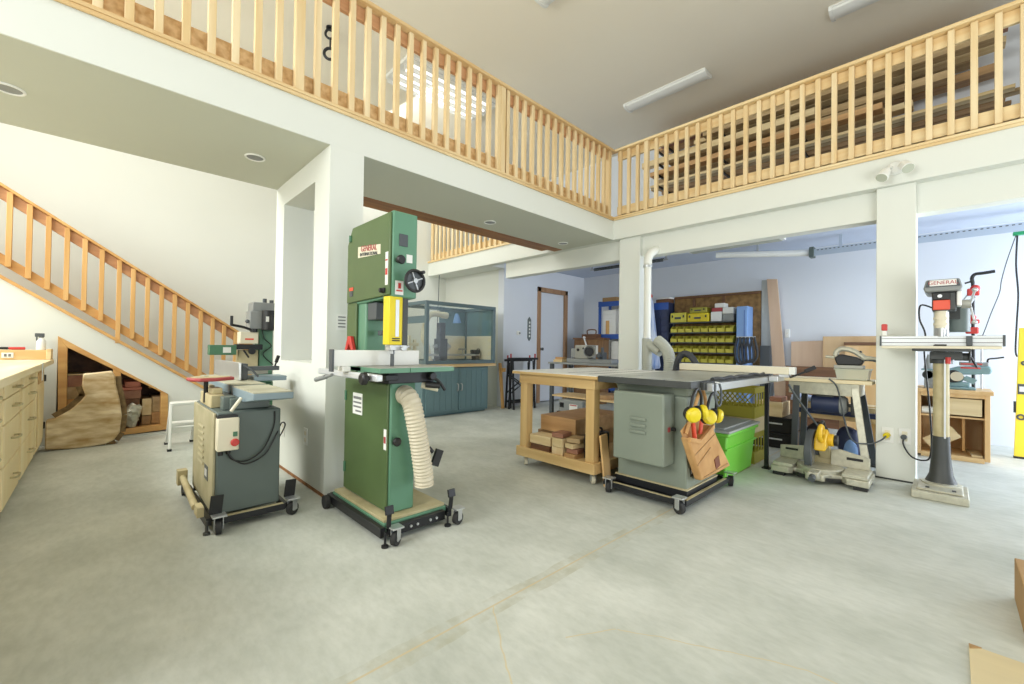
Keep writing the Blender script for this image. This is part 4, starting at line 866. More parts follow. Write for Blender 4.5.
t = thing('cable_loop', 'loop of dark cord hanging at the front corner of the saw rail', 'cord', (2.78, 1.03, .60)); ob('cord', B().tube([(2.74, 1.012, .80), (2.72, 1.005, .72), (2.75, 1.0, .66), (2.80, 1.0, .67), (2.82, 1.005, .74), (2.80, 1.012, .80)], .007), 'dark_grey', t); ob('hook', B().cyl((2.77, .995, .798), (2.77, 1.024, .80), .006), 'steel', t)

# ------------------------------------------------------------------ tote and crates
to = thing('storage_tote', 'lime green plastic tote with a grey lid on the floor by the saw', 'tote', (3.72, 1.42, 0))
ob('tub', B().wedge(3.41, 4.10, 1.17, 1.62, .0, .37, (.035, .03)).box(3.395, 4.115, 1.155, 1.635, .34, .372), 'tote', to, .012); ob('rib_line', B().wedge(3.408, 4.102, 1.168, 1.622, .24, .252, (.0, .0)), 'tote', to)
ob('lid', B().box(3.385, 4.125, 1.145, 1.645, .373, .392).box(3.44, 4.07, 1.20, 1.59, .392, .404), 'tote_lid', to, .006)
def crate(x0, y0, z0, label):
    t = thing('milk_crate', label, 'crate', (x0+.165, y0+.2, z0), 'stacked olive yellow crates'); x1, y1, z1 = x0+.33, y0+.40, z0+.27
    ob('rim', B().box(x0, x1, y0, y0+.016, z1-.05, z1).box(x0, x1, y1-.016, y1, z1-.05, z1).box(x0, x0+.016, y0+.016, y1-.016, z1-.05, z1).box(x1-.016, x1, y0+.016, y1-.016, z1-.05, z1), 'crate', t, .003)
    ob('base', B().box(x0, x1, y0, y0+.016, z0, z0+.10).box(x0, x1, y1-.016, y1, z0, z0+.10).box(x0, x0+.016, y0+.016, y1-.016, z0, z0+.10).box(x1-.016, x1, y0+.016, y1-.016, z0, z0+.10).box(x0+.016, x1-.016, y0+.016, y1-.016, z0, z0+.012), 'crate', t, .003)
    lt = B()
    for k in range(9):
        a = y0+.01+k*.042
        for (m0, m1) in ((a, a+.10), (a+.10, a)):
            if max(m0, m1) > y1: continue
            lt.bar((x0+.006, m0, z0+.10), (x0+.006, m1, z1-.05), .010, .008, up=(1, 0, 0))
    ob('lattice', lt, 'crate', t); lt2 = B()
    for k in range(4): lt2.box(x0+.03+.08*k, x0+.05+.08*k, y0, y0+.008, z0+.10, z1-.05)
    ob('ribs', lt2, 'crate', t)
crate(4.16, 1.20, .001, 'lower olive yellow crate behind the green tote')
crate(4.16, 1.20, .40, 'olive yellow lattice crate showing above the green tote lid')
solo('crate_spacer', B().box(4.16, 4.49, 1.20, 1.60, .272, .399), 'cardboard', 'flat cardboard box between the two olive yellow crates', 'box', bevel=.003)

# ------------------------------------------------------------------ mitre saw on the floor
ms = thing('miter_saw', 'yellow and grey mitre saw on the floor in front of the tool stand', 'miter saw', (4.05, .72, 0))
ob('base', B().prism([(4.28, .40), (4.28, 1.02), (3.96, 1.02), (3.96, .90), (4.00, .86), (3.98, .80), (3.90, .77), (3.90, .66), (3.98, .62), (4.00, .56), (3.95, .53), (3.95, .40)], 'Z', .028, .075)
   .box(3.965, 4.25, .41, .56, .075, .105).box(3.965, 4.25, .87, 1.01, .075, .105), 'tape', ms, .006)
ob('foot', B().box(3.96, 4.02, .41, .49, 0, .028), 'rubber', ms); ob('foot', B().box(3.97, 4.03, .93, 1.01, 0, .028), 'rubber', ms); ob('foot', B().box(4.2, 4.26, .41, .49, 0, .028), 'rubber', ms); ob('foot', B().box(4.2, 4.26, .93, 1.01, 0, .028), 'rubber', ms)
ob('turntable', B().cyl((4.10, .715, .05), (4.10, .715, .105), .15, n=32).box(3.84, 4.05, .68, .75, .05, .10), 'tape', ms, .005)
ob('miter_scale', B().prism([(3.985, .56), (3.94, .62), (3.925, .715), (3.94, .81), (3.985, .87), (3.975, .87), (3.925, .82), (3.908, .715), (3.925, .61), (3.975, .56)], 'Z', .03, .055), 'black', ms)
ob('miter_lock', B().cyl((3.80, .715, .055), (3.85, .715, .07), .022).cyl((3.85, .715, .06), (3.86, .715, .10), .014), 'dark_grey', ms)
ob('fence', B().prism([(.42, .105), (.66, .105), (.66, .225), (.60, .235), (.42, .195)], 'X', 4.19, 4.215), 'tape', ms, .004); ob('fence', B().prism([(.80, .105), (1.01, .105), (1.01, .205), (.82, .225)], 'X', 4.19, 4.215), 'tape', ms, .004)
ob('fence_slot', B().box(4.1865, 4.1895, .46, .56, .165, .185), 'black', ms); ob('fence_slot', B().box(4.1865, 4.1895, .88, .97, .175, .192), 'black', ms)
ob('blade', B().cyl((4.09, .765, .215), (4.09, .768, .215), .135, n=40), 'steel', ms)
gp = []
for k in range(15): a = R(-35 + k*17); gp.append((4.09 - .168*math.cos(a), .215 + .168*math.sin(a)))
for k in reversed(range(15)): a = R(-35 + k*17); gp.append((4.09 - .118*math.cos(a), .215 + .118*math.sin(a)))
ob('blade_guard', B().prism(gp, 'Y', .742, .79), 'dark_grey', ms, .004)
ob('motor', B().cyl((4.10, .735, .315), (4.10, .625, .315), .048, n=22), 'saw_yellow', ms, .008); ob('motor_cap', B().cyl((4.10, .625, .315), (4.10, .60, .315), .042, n=22), 'black', ms, .006)
ob('saw_arm', B().bar((4.10, .70, .34), (4.26, .70, .13), .075, .05).box(4.22, 4.30, .64, .78, .05, .16), 'dusty', ms, .006)
ob('handle', B().torus((3.99, .69, .375), (0, 1, 0), .055, .017, 20, 10).bar((4.04, .69, .33), (4.08, .69, .31), .04, .04), 'saw_yellow', ms); ob('housing', B().prism([(3.97, .24), (4.14, .26), (4.17, .36), (4.08, .40), (3.99, .33)], 'Y', .66, .735), 'saw_yellow', ms, .012)
ob('carry_handle', B().tube([(4.05, .70, .39), (4.04, .70, .44), (4.13, .70, .445), (4.16, .70, .37)], .013), 'black', ms)

ob('power_cord', B().tube([(4.12, .70, .36), (4.19, .76, .42), (4.16, .82, .52), (4.09, .88, .64), (4.06, .92, .73)], .008), 'dark_grey', ms)

# ------------------------------------------------------------------ tool stand with motor
sd_ = thing('tool_stand', 'splay legged grey steel stand with a cream top and motor slung below', 'tool stand', (4.62, .72, 0))
ob('top', B().box(4.48, 4.86, .44, 1.10, .735, .765), 'maple_top', sd_, .003)
ob('apron', B().box(4.50, 4.53, .52, 1.02, .63, .735).box(4.80, 4.83, .52, 1.02, .63, .735).box(4.53, 4.80, .52, .545, .63, .735).box(4.53, 4.80, .99, 1.02, .63, .735), 'tape', sd_, .003)
for (tx, ty, bx_, by_) in ((4.51, .55, 4.40, .455), (4.51, .96, 4.50, .98), (4.82, .55, 4.90, .46), (4.82, .96, 4.84, .98)):
    l_ = ob('leg', B().bar((tx, ty, .70), (bx_, by_, .012), .05, .022, up=(1, 0, 0)), 'tape' if (tx < 4.6 and ty < .7) else 'dark_grey', sd_, .003); ob('leg_foot', B().box(bx_-.035, bx_+.035, by_-.03, by_+.03, 0, .014), 'cast_dark', l_)
m_ = ob('motor', B().cyl((4.60, .66, .545), (4.60, .86, .545), .075, n=24), 'navy', sd_, .006); ob('motor_end', B().lathe([(.078, 0), (.078, .03), (.06, .05), (.02, .055)], (4.60, .66, .545), (0, -1, 0), 24), 'grey_plastic', m_); ob('mount', B().box(4.55, 4.65, .70, .82, .61, .64).cyl((4.60, .58, .545), (4.60, .61, .545), .015), 'cast_dark', m_)
ob('belt_guard', B().box(4.56, 4.66, .555, .585, .47, .66), 'cast_dark', sd_, .006)
tt = thing('power_planer', 'grey and black hand held power tool standing on the cream stand top', 'power tool', (4.60, .60, .766))
ob('shoe', B().box(4.56, 4.66, .50, .70, .862, .89), 'cast', tt, .003)
ob('body', B().prism([(.52, .89), (.68, .89), (.70, .95), (.66, .985), (.55, .96), (.50, .93)], 'X', 4.565, 4.655), 'black', tt, .01)
ob('handle', B().tube([(4.61, .69, .95), (4.61, .69, 1.0), (4.61, .65, 1.03), (4.61, .58, 1.015), (4.61, .53, .98), (4.61, .49, .945)], .021, 10), 'tape', tt); ob('side_knob', B().cyl((4.58, .70, .955), (4.58, .76, .96), .012), 'tape', tt); ob('trigger', B().cyl((4.61, .545, .99), (4.61, .52, 1.01), .009), 'black', tt)
ob('dust_sleeve', B().tube([(4.61, .52, .955), (4.61, .44, .945), (4.61, .36, .915)], .020), 'tape', tt); ob('cord', B().tube([(4.61, .50, .94), (4.60, .43, .935), (4.60, .36, .895)], .011), 'dark_grey', tt)
cbx = thing('clear_bin', 'milky clear plastic bin under the hand held tool on the stand', 'bin', (4.62, .58, .766))
ob('tub', B().wedge(4.52, 4.72, .46, .69, .7665, .858, (.015, .015)), 'clear_plastic', cbx, .006); ob('rim', B().box(4.515, 4.725, .455, .695, .852, .8605), 'clear_plastic', cbx)
t = thing('extension_cord', 'yellow plugged grey cord running from the right column to the stand', 'cord', (4.47, .5, .27)); ob('plug', B().cyl((4.488, .345, .352), (4.455, .352, .348), .02), 'yellow', t); ob('cord', B().tube([(4.46, .35, .348), (4.44, .38, .31), (4.43, .45, .272), (4.38, .55, .29), (4.36, .60, .46), (4.455, .66, .70), (4.47, .72, .772)], .006), 'dark_grey', t)

# ------------------------------------------------------------------ clutter behind the stand
def black_crate(z, label):
    t = thing('parts_bin', label, 'bin', (5.25, 1.36, z), 'black bins behind the tool stand')
    ob('body', B().box(5.05, 5.45, 1.12, 1.60, z, z+.14), 'black', t, .006); ob('lip', B().box(5.04, 5.46, 1.11, 1.61, z+.14, z+.158), 'black_metal', t, .003); ob('label_strip', B().box(5.044, 5.0495, 1.20, 1.52, z+.085, z+.10), 'alu', t)
black_crate(.0, 'lower black bin standing behind the green tote'); black_crate(.16, 'upper black bin behind the green tote')
t = thing('pickle_bucket', 'pale yellow wooden block at the left end of the pile behind the saw', 'block', (5.2, 1.35, .32)); ob('block', B().box(5.05, 5.35, 1.20, 1.36, .32, .47), 'paleY', t, .004); t.name = 'wood_block'
def lump(name, c, sc, m, label, cat):
    b = B(); b.sph((0, 0, 0), 1, (1, 1, 1), 22)
    rnd = random.Random(sum(map(ord, label)))
    ph = [(Vector((rnd.uniform(-1, 1), rnd.uniform(-1, 1), rnd.uniform(-1, 1)))*5, rnd.uniform(0, 6)) for _ in range(7)]
    for v in b.bm.verts:
        f = 1 + sum(.035*math.sin(v.co.dot(d)+p) for d, p in ph); v.co = Vector((v.co.x*sc[0]*f, v.co.y*sc[1]*f, max(v.co.z, -.8)*sc[2]*f))
    zmin = min(v.co.z for v in b.bm.verts); 
    for v in b.bm.verts: v.co += Vector(c) - Vector((0, 0, zmin))
    return solo(name, b, m, label, cat)
lump('black_bag', (5.17, .92, 0), (.11, .10, .165), 'bag', 'dark bag slumped on the floor behind the mitre saw blade', 'bag')
lump('navy_bag', (5.17, .67, 0), (.11, .10, .16), 'navy', 'navy bag on the floor behind the mitre saw fence', 'bag')
lump('light_blue_bag', (4.86, .62, 0), (.045, .055, .11), 'blue_light', 'light blue bag on the floor by the stand leg', 'bag')
for (x0, x1, y0, y1, z0, z1, m, lb) in ((5.06, 5.34, 1.37, 1.46, .32, .42, 'barnY', 'weathered offcut beside the pale yellow block on the black bins'), (5.08, 5.36, 1.47, 1.58, .32, .39, 'orangeY', 'orange offcut at the left end of the pile on the black bins'), (5.10, 5.32, 1.22, 1.33, .472, .52, 'redwoodY', 'short reddish offcut on top of the pale yellow block'), (5.08, 5.30, 1.38, 1.45, .422, .47, 'paleY', 'small pale offcut stacked on the weathered offcut')):
    solo('lumber_offcut', B().box(x0, x1, y0, y1, z0, z1), m, lb, 'lumber', 'offcuts on the black bins', .003)
def plank(x0, x1, y0, y1, z0, z1, m, label, cat='board'): return solo('plank', B().box(x0, x1, y0, y1, z0, z1), m, label, cat, 'planks lying behind the tool stand', .003)
solo('trestle', B().box(5.30, 5.34, .50, .54, 0, .34).box(5.30, 5.34, 1.06, 1.10, 0, .34).box(5.28, 5.36, .48, 1.10, .34, .36).box(5.02, 5.06, .44, .48, 0, .34).box(4.99, 5.36, .44, .48, .34, .36).box(4.99, 5.36, 1.06, 1.10, .34, .36).box(5.02, 5.06, 1.06, 1.10, 0, .34), 'oakZ', 'low wooden trestle carrying planks behind the tool stand', 'trestle')
plank(4.99, 5.12, .42, 1.10, .361, .40, 'plyY', 'pale plank lying lowest and nearest on the trestle behind the stand')
plank(5.14, 5.32, .42, 1.10, .361, .50, 'pineY', 'thick golden beam on the trestle behind the stand')
plank(5.00, 5.06, .46, 1.10, .401, .445, 'navy', 'dark blue bar lying on the pale plank behind the stand')
plank(5.07, 5.13, .46, 1.08, .401, .49, 'paleY', 'pale narrow beam between the blue bar and the thick golden beam')
solo('poly_sheet', B().obox((5.22, .98, .516), (.20, .34, .026), (.0, .04, .1)).obox((5.20, 1.0, .535), (.16, .26, .02), (.12, -.08, -.3)).obox((5.17, .92, .55), (.12, .16, .014), (-.12, .1, .4)), 'tarp', 'crumpled white and blue plastic sheet on the plank pile', 'sheet')
t = thing('yellow_clamp', 'yellow plastic clamp on the plank pile beside the right column', 'clamp', (4.98, .36, .0)); ob('upright', B().box(5.0, 5.03, .36, .40, .0, .43), 'dark_grey', t); ob('jaw', B().box(4.98, 5.05, .345, .405, .43, .52), 'yellow', t, .008)

# ------------------------------------------------------------------ drill press
dp = thing('drill_press', 'floor drill press with a long white fence beside the right column', 'drill press', (4.30, .03, 0))
ob('base', B().box(4.08, 4.46, -.09, .19, 0, .052).box(4.12, 4.44, -.065, .165, .052, .066), 'tape', dp, .012)
ob('base_slot', B().box(4.16, 4.20, .10, .12, .066, .068).box(4.16, 4.20, -.03, -.01, .066, .068), 'black', dp)
ob('base_lip', B().lathe([(.105, 0), (.105, .008), (.085, .016)], (4.36, .045, .066)), 'tape', dp)
ob('column_flare', B().lathe([(.085, 0), (.062, .06), (.050, .20), (.046, .32), (.046, .33)], (4.36, .045, .078), n=28), 'cast_dark', dp)
ob('column', B().cyl((4.36, .045, .39), (4.36, .045, 1.42), .040, n=28), 'steel', dp); ob('column_wrap', B().cyl((4.36, .045, .40), (4.36, .045, .94), .0425, n=28), 'dusty', dp, label='dusty cream sleeve on the column')
ob('rack', B().box(4.30, 4.318, .02, .03, .40, .96), 'alu', dp)
ob('table_clamp', B().cyl((4.36, .045, .93), (4.36, .045, 1.01), .06).box(4.28, 4.36, -.06, .10, .96, 1.015).cyl((4.34, -.09, .98), (4.34, -.02, .98), .028).cyl((4.34, -.09, .98), (4.34, -.10, .98), .04), 'cast_dark', dp, .003)
ob('clamp_knob', B().cyl((4.27, .01, .93), (4.27, .01, .975), .014), 'red', dp); ob('crank_arm', B().bar((4.33, -.10, .98), (4.31, -.13, .91), .014, .01), 'black', dp)
ob('table', B().box(4.16, 4.45, -.10, .19, 1.016, 1.034), 'cast_dark', dp, .004, 'dark round edged table')
at = ob('auxiliary_table', B().box(4.17, 4.44, -.235, .355, 1.0345, 1.052), 'cream_plastic', dp, .002, 'pale wide auxiliary table')
fd = ob('fence', B().box(4.235, 4.275, -.242, .362, 1.053, 1.125), 'alu', dp, .003, 'long white extruded fence'); ob('fence_groove', B().box(4.2335, 4.2349, -.240, .360, 1.075, 1.080).box(4.2335, 4.2349, -.240, .360, 1.105, 1.109), 'print', fd)
ob('fence_cap', B().box(4.23, 4.28, -.252, -.2425, 1.053, 1.128).box(4.23, 4.28, .3625, .371, 1.053, 1.128), 'dark_grey', fd); ob('stop_block', B().box(4.215, 4.2335, -.105, -.075, 1.056, 1.122), 'dark_grey', fd, .003)
ob('clamp_pad', B().obox((4.23, .05, 1.058), (.03, .06, .01), (0, .2, .3)), 'cast_dark', fd)
hd = ob('head_cover', B().prism([(.118, 1.515), (-.045, 1.515), (-.060, 1.455), (-.047, 1.43), (.120, 1.43), (.132, 1.455)], 'X', 4.16, 4.56), 'grey_plastic', dp, .01); ob('cover_face', B().prism([(.110, 1.508), (-.037, 1.508), (-.050, 1.462), (.122, 1.462)], 'X', 4.152, 4.1595), 'dark_grey', hd, .002)
lb = ob('name_label', B().box(4.1485, 4.1515, -.03, .10, 1.468, 1.508), 'paper', hd); text('lettering', 'GENERAL', .034, (4.1475, .035, 1.488), FACE_X, 'dull_red', lb)
ob('cover_knob', B().cyl((4.30, -.07, 1.49), (4.30, -.10, 1.50), .006).sph((4.30, -.105, 1.50), .012), 'black', hd)
ob('head_casting', B().box(4.20, 4.42, -.03, .09, 1.30, 1.428), 'cast_dark', dp, .008)
ob('front_panel', B().box(4.185, 4.1995, .0, .085, 1.375, 1.425), 'black', dp, .003); ob('switch_cover', B().box(4.18, 4.20, -.0, .085, 1.305, 1.372), 'orange_red', dp, .005, 'orange red panel'); ob('switch', B().cyl((4.184, .05, 1.40), (4.178, .05, 1.40), .012), 'alu', dp)
ob('side_housing', B().box(4.19, 4.33, -.055, -.031, 1.33, 1.43), 'white_plastic', dp, .006); ob('feed_hub', B().cyl((4.27, -.055, 1.345), (4.27, -.10, 1.345), .03), 'cast', dp)
for k in range(3):
    a = R(20+120*k); ob('feed_handle', B().cyl((4.27, -.095, 1.345), (4.27+.13*math.cos(a), -.115, 1.345+.13*math.sin(a)), .006).sph((4.27+.13*math.cos(a), -.115, 1.345+.13*math.sin(a)), .015), 'steel', dp)
ob('quill', B().cyl((4.245, .045, 1.18), (4.245, .045, 1.31), .032).cyl((4.245, .045, 1.20), (4.245, .045, 1.215), .04).cyl((4.245, .045, 1.24), (4.245, .045, 1.255), .04), 'cream_plastic', dp); ob('chuck', B().cyl((4.245, .045, 1.12), (4.245, .045, 1.18), .018, .026), 'steel', dp)
ob('motor', B().cyl((4.49, -.03, 1.16), (4.49, -.03, 1.33), .072, n=26).lathe([(.072, 0), (.05, .03), (.02, .035)], (4.49, -.03, 1.33)), 'blue_grey', dp, .004); ob('motor_bracket', B().box(4.40, 4.44, -.05, .06, 1.25, 1.33), 'cast_dark', dp)
ob('power_cord', B().tube([(4.30, .09, 1.33), (4.29, .15, 1.35), (4.27, .155, 1.25), (4.28, .125, 1.14), (4.45, .135, 1.0), (4.45, .10, .5), (4.44, .10, .25), (4.44, .14, .20), (4.45, .205, .215), (4.47, .25, .29), (4.478, .25, .345)], .0055), 'black', dp); ob('plug', B().cyl((4.49, .248, .352), (4.462, .25, .35), .018), 'dark_grey', dp)
t = thing('hand_clamp', 'small red and white clamp on the left end of the drill press fence', 'clamp', (4.25, .368, 1.125)); ob('pad', B().box(4.235, 4.275, .332, .359, 1.129, 1.167), 'white_plastic', t, .003); ob('grip', B().box(4.232, 4.278, .329, .362, 1.167, 1.217), 'red', t, .006)

# ------------------------------------------------------------------ low cabinet with a sander at right
rc = thing('tool_cabinet', 'open fronted plywood cabinet with one drawer behind the drill press', 'cabinet', (6.05, -.02, 0))
X0, X1, Y0, Y1 = 5.80, 6.32, -.255, .235
ob('side_panel', B().box(X0, X1, Y1-.035, Y1, .02, .625), 'ply', rc, .003); ob('side_panel', B().box(X0, X1, Y0, Y0+.035, .02, .625), 'ply', rc, .003)
ob('top', B().box(X0-.02, X1+.01, Y0-.02, Y1+.02, .625, .66), 'ply', rc, .003); ob('bottom', B().box(X0, X1, Y0+.035, Y1-.035, .0, .045), 'plyY', rc, .003); ob('back_panel', B().box(X1-.015, X1, Y0+.035, Y1-.035, .045, .625), 'ply', rc)
dw = ob('drawer', B().box(X0+.01, X0+.35, Y0+.05, .06, .425, .58), 'paleY', rc, .003); ob('drawer_shelf', B().box(X0+.02, X1-.02, Y0+.036, Y1-.036, .395, .41), 'ply', rc)
ob('face_rail', B().box(X0-.005, X0+.02, Y0+.035, Y1-.035, .59, .625), 'ply', rc)
t = thing('paper_roll', 'white paper roll on the cabinet shelf left of the drawer', 'roll', (5.9, .13, .411)); ob('roll', B().cyl((5.86, .08, .448), (5.86, .195, .448), .035, n=22), 'white_plastic', t); ob('core', B().cyl((5.86, .075, .448), (5.86, .198, .448), .012, n=14), 'cardboard', t)
for i, (p0, p1, lbl) in enumerate([((5.86, .155, .115), (5.88, -.04, .26), 'thin board tilted across the open cabinet interior'), ((5.74, .10, .052), (6.05, -.15, .058), 'thin board lying flat in the bottom of the open cabinet')]):
    solo('loose_board', B().bar(p0, p1, .12, .018, up=(1, 0, 0) if i == 0 else (0, 0, 1)) if i == 0 else B().obox((5.98, -.16, .056), (.30, .07, .018), (0, 0, .1)), 'paleY', lbl, 'board', 'loose boards in the open cabinet')
solo('cabinet_divider', B().box(5.98, 6.25, -.10, -.08, .067, .39), 'oakZ', 'upright board standing inside the open cabinet', 'board', bevel=.002)
sn = thing('bench_sander', 'teal and grey bench sander with a red marked arm on the open cabinet', 'sander', (5.95, -.05, .66))
ob('base', B().prism([(5.86, -.17), (5.86, .06), (6.10, .08), (6.12, -.15)], 'Z', .661, .685).box(5.90, 6.06, -.13, .03, .685, .73), 'tool_teal', sn, .008)
ob('body', B().prism([(.10, .82), (.02, .86), (-.06, .84), (-.10, .78), (-.08, .73), (.06, .73)], 'X', 5.91, 6.03), 'tool_teal', sn, .012)
ob('arm', B().prism([(.05, .84), (-.05, .88), (-.26, .89), (-.275, .85), (-.26, .815), (-.05, .80)], 'X', 5.92, 6.02), 'tool_teal', sn, .012); ob('arm_cover', B().box(5.925, 6.015, -.25, -.06, .89, .925), 'grey_plastic', sn, .008); ob('red_stripe', B().box(5.917, 5.9195, -.20, -.07, .862, .876).box(5.923, 5.926, -.21, -.07, .90, .912), 'red', sn)
ob('disc', B().cyl((5.89, -.02, .785), (5.91, -.02, .785), .06, n=26), 'black', sn); ob('disc_cover', B().cyl((5.885, -.045, .785), (5.89, -.045, .785), .045, n=26), 'hose', sn); ob('side_wheel', B().cyl((5.90, .155, .79), (5.93, .155, .79), .04), 'black', sn)
ob('work_table', B().box(5.87, 6.02, .05, .20, .835, .85), 'tool_teal', sn, .003); ob('vise_cone', B().lathe([(.035, 0), (.03, .05), (.014, .11), (.008, .14)], (5.95, .15, .851)), 'grey_plastic', sn); ob('support', B().box(5.90, 6.0, .10, .18, .661, .83), 'grey_plastic', sn, .004)
ob('crank', B().tube([(5.97, -.245, .92), (5.97, -.25, .955), (5.96, -.30, .965), (5.96, -.345, .975)], .007), 'black', sn); ob('small_plate', B().obox((5.92, -.13, .755), (.03, .08, .05), (.5, 0, 0)), 'tool_teal', sn)
wl_ = thing('bar_clamp', 'upright black bar clamp with red jaws and a bent handle behind the drill press', 'clamp', (6.16, -.155, .661))
ob('bar', B().cyl((6.16, -.16, .662), (6.16, -.155, 1.72), .013, n=12), 'black', wl_); ob('jaw', B().box(6.12, 6.19, -.20, -.115, 1.575, 1.645).sph((6.15, -.17, 1.645), .035), 'red', wl_, .01); ob('jaw', B().box(6.12, 6.19, -.20, -.11, 1.30, 1.34).sph((6.15, -.15, 1.36), .03), 'red', wl_, .01); ob('jaw', B().box(6.12, 6.19, -.195, -.105, 1.20, 1.265), 'red', wl_, .012)
ob('bent_handle', B().tube([(6.16, -.155, 1.70), (6.16, -.15, 1.75), (6.16, -.17, 1.785), (6.16, -.22, 1.79), (6.16, -.30, 1.80)], .015), 'black', wl_); ob('stay_rod', B().cyl((6.15, -.13, 1.60), (6.13, -.02, 1.42), .006), 'grey_plastic', wl_)
t = thing('bench_knob', 'small dark star knob on a rod behind the drill press fence', 'knob', (6.05, -.205, .661)); ob('rod', B().cyl((6.2, -.215, .661), (6.2, -.215, 1.16), .007), 'steel', t); ob('star_grip', B().cyl((6.2, -.215, 1.16), (6.2, -.215, 1.185), .03, n=10), 'dark_grey', t)
t.name = 'clamp_screw'; t['category'] = 'clamp'
lv = thing('spirit_level', 'long yellow spirit level leaning upright at the right picture edge', 'spirit level', (6.4, -.47, 0))
ob('bar', B().prism([(-.432, .015), (-.505, .015), (-.545, 1.26), (-.465, 1.26)], 'X', 6.38, 6.41), 'level_yellow', lv, .003); ob('end_cap', B().box(6.375, 6.415, -.51, -.428, .0, .02), 'black', lv)
ob('vial', B().box(6.375, 6.3795, -.505, -.455, .62, .72), 'dark_grey', lv, .003); ob('vial_glass', B().box(6.372, 6.3749, -.495, -.465, .645, .695), 'alu', lv); ob('hand_hole', B().torus((6.378, -.475, .40), (1, 0, 0), .022, .008), 'dark_grey', lv); ob('hand_hole', B().torus((6.378, -.497, .92), (1, 0, 0), .015, .007), 'dark_grey', lv)
ob('side_strap', B().box(6.376, 6.3799, -.445, -.428, .44, .55), 'black', lv)
cr_ = thing('cord_reel', 'green cord reel hanging from the bay ceiling with a black drop cord', 'cord reel', (6.6, -.47, 2.25))
ob('drum', B().cyl((6.57, -.57, 2.24), (6.63, -.57, 2.24), .07, n=26), 'green_plastic', cr_, .008); ob('outlet_guide', B().box(6.57, 6.63, -.56, -.44, 2.20, 2.235), 'green_plastic', cr_, .006); ob('bracket', B().box(6.585, 6.615, -.60, -.54, 2.30, 2.444), 'steel', cr_)
ob('drop_cord', B().tube([(6.6, -.47, 2.205), (6.58, -.46, 1.9), (6.5, -.468, 1.6), (6.5, -.458, 1.3), (6.49, -.45, 1.05), (6.48, -.46, .98)], .007), 'black', cr_); ob('thin_cord', B().tube([(6.6, -.46, 2.20), (6.58, -.40, 1.95), (6.5, -.36, 1.75), (6.5, -.345, 1.62), (6.5, -.29, 1.42), (6.5, -.24, 1.22), (6.42, -.215, 1.165), (6.25, -.19, 1.17)], .004), 'dark_grey', cr_)
t = thing('cardboard_sheet', 'flat cardboard sheet lying on the floor at the bottom right corner', 'cardboard', (1.8, -.4, 0)); ob('sheet', B().box(1.35, 2.155, -.85, -.045, .001, .008), 'cardboard', t); ob('torn_corner', B().prism([(2.155, -.045), (2.155, -.075), (2.125, -.047)], 'Z', .008, .0115), 'card_brown', t)
t = thing('cardboard_box', 'plain cardboard box standing at the right picture edge', 'box', (2.5, -.36, 0)); ob('body', B().box(2.30, 2.72, -.56, -.185, .0, .165), 'card_brown', t, .003); ob('flap', B().obox((2.288, -.375, .18), (.008, .36, .05), (0, .3, 0)), 'cardboard', t)

# ------------------------------------------------------------------ bay: bin rack on the far wall
br = thing('bin_rack', 'wall rack with a strand board back holding rows of yellow bins', 'rack', (6.95, 2.65, 0))
ob('backboard', B().box(7.04, 7.075, 1.96, 3.28, .60, 1.90), 'osb_dark', br, .003, 'brown strand board back')
for y in (2.24, 3.27): ob('upright', B().box(6.98, 7.035, y-.012, y+.012, 0, 1.50), 'dark_grey', br, .002)
SH = [.805, .965, 1.125, 1.285, 1.45]
for z in SH: ob('shelf', B().box(6.80, 7.035, 2.255, 3.255, z-.016, z), 'dark_grey', br, .002)
for z in (.885, 1.045, 1.205, 1.365): ob('rail', B().box(7.0, 7.035, 2.255, 3.255, z-.05, z+.03), 'crate', br)  # olive strips coloured for the brownish shadow under each bin row
ob('top_rail', B().box(7.0, 7.038, 1.97, 3.27, 1.86, 1.88), 'walnut', br, .003); ob('bracket', B().box(7.02, 7.038, 2.46, 2.50, 1.62, 1.86), 'walnut', br); ob('bracket', B().box(7.02, 7.038, 2.92, 2.96, 1.72, 1.86), 'walnut', br)
def bin_mesh():
    b = B(); w, d, h, t = .108, .17, .105, .006
    b.prism([(0, 0), (d, 0), (d, h), (.06, h), (.0, .055)], 'Y', 0, t)
    b.prism([(0, 0), (d, 0), (d, h), (.06, h), (.0, .055)], 'Y', w-t, w)
    b.box(t, d-t, t, w-t, 0, t).box(d-t, d, t, w-t, 0, h).box(0, t, t, w-t, 0, .055).box(-.008, 0, .004, w-.004, .04, .058)
    return b
proto = None; ordn = ['first', 'second', 'third', 'fourth', 'fifth', 'sixth', 'seventh', 'eighth']
rown = ['bottom row of the rack', 'second row from the rack bottom', 'third row from the rack bottom', 'top row of the rack']
for r_ in range(4):
    for k in range(8):
        y = 3.135 - k*.1235
        if proto is None:
            o = ob('storage_bin', bin_mesh(), 'bin_yellow', None, .002); proto = o
        else:
            o = proto.copy(); COL.objects.link(o)
        o.location = (6.822, y, SH[r_]+.001)
        tag(o, 'yellow bin, %s from the left in the %s' % (ordn[k], rown[r_]), 'storage bin', 'yellow bins on the wall rack')
def solo_box(name, x0, x1, y0, y1, z0, z1, m, label, cat, bev=.008, group=None): return solo(name, B().box(x0, x1, y0, y1, z0, z1), m, label, cat, group, bev)
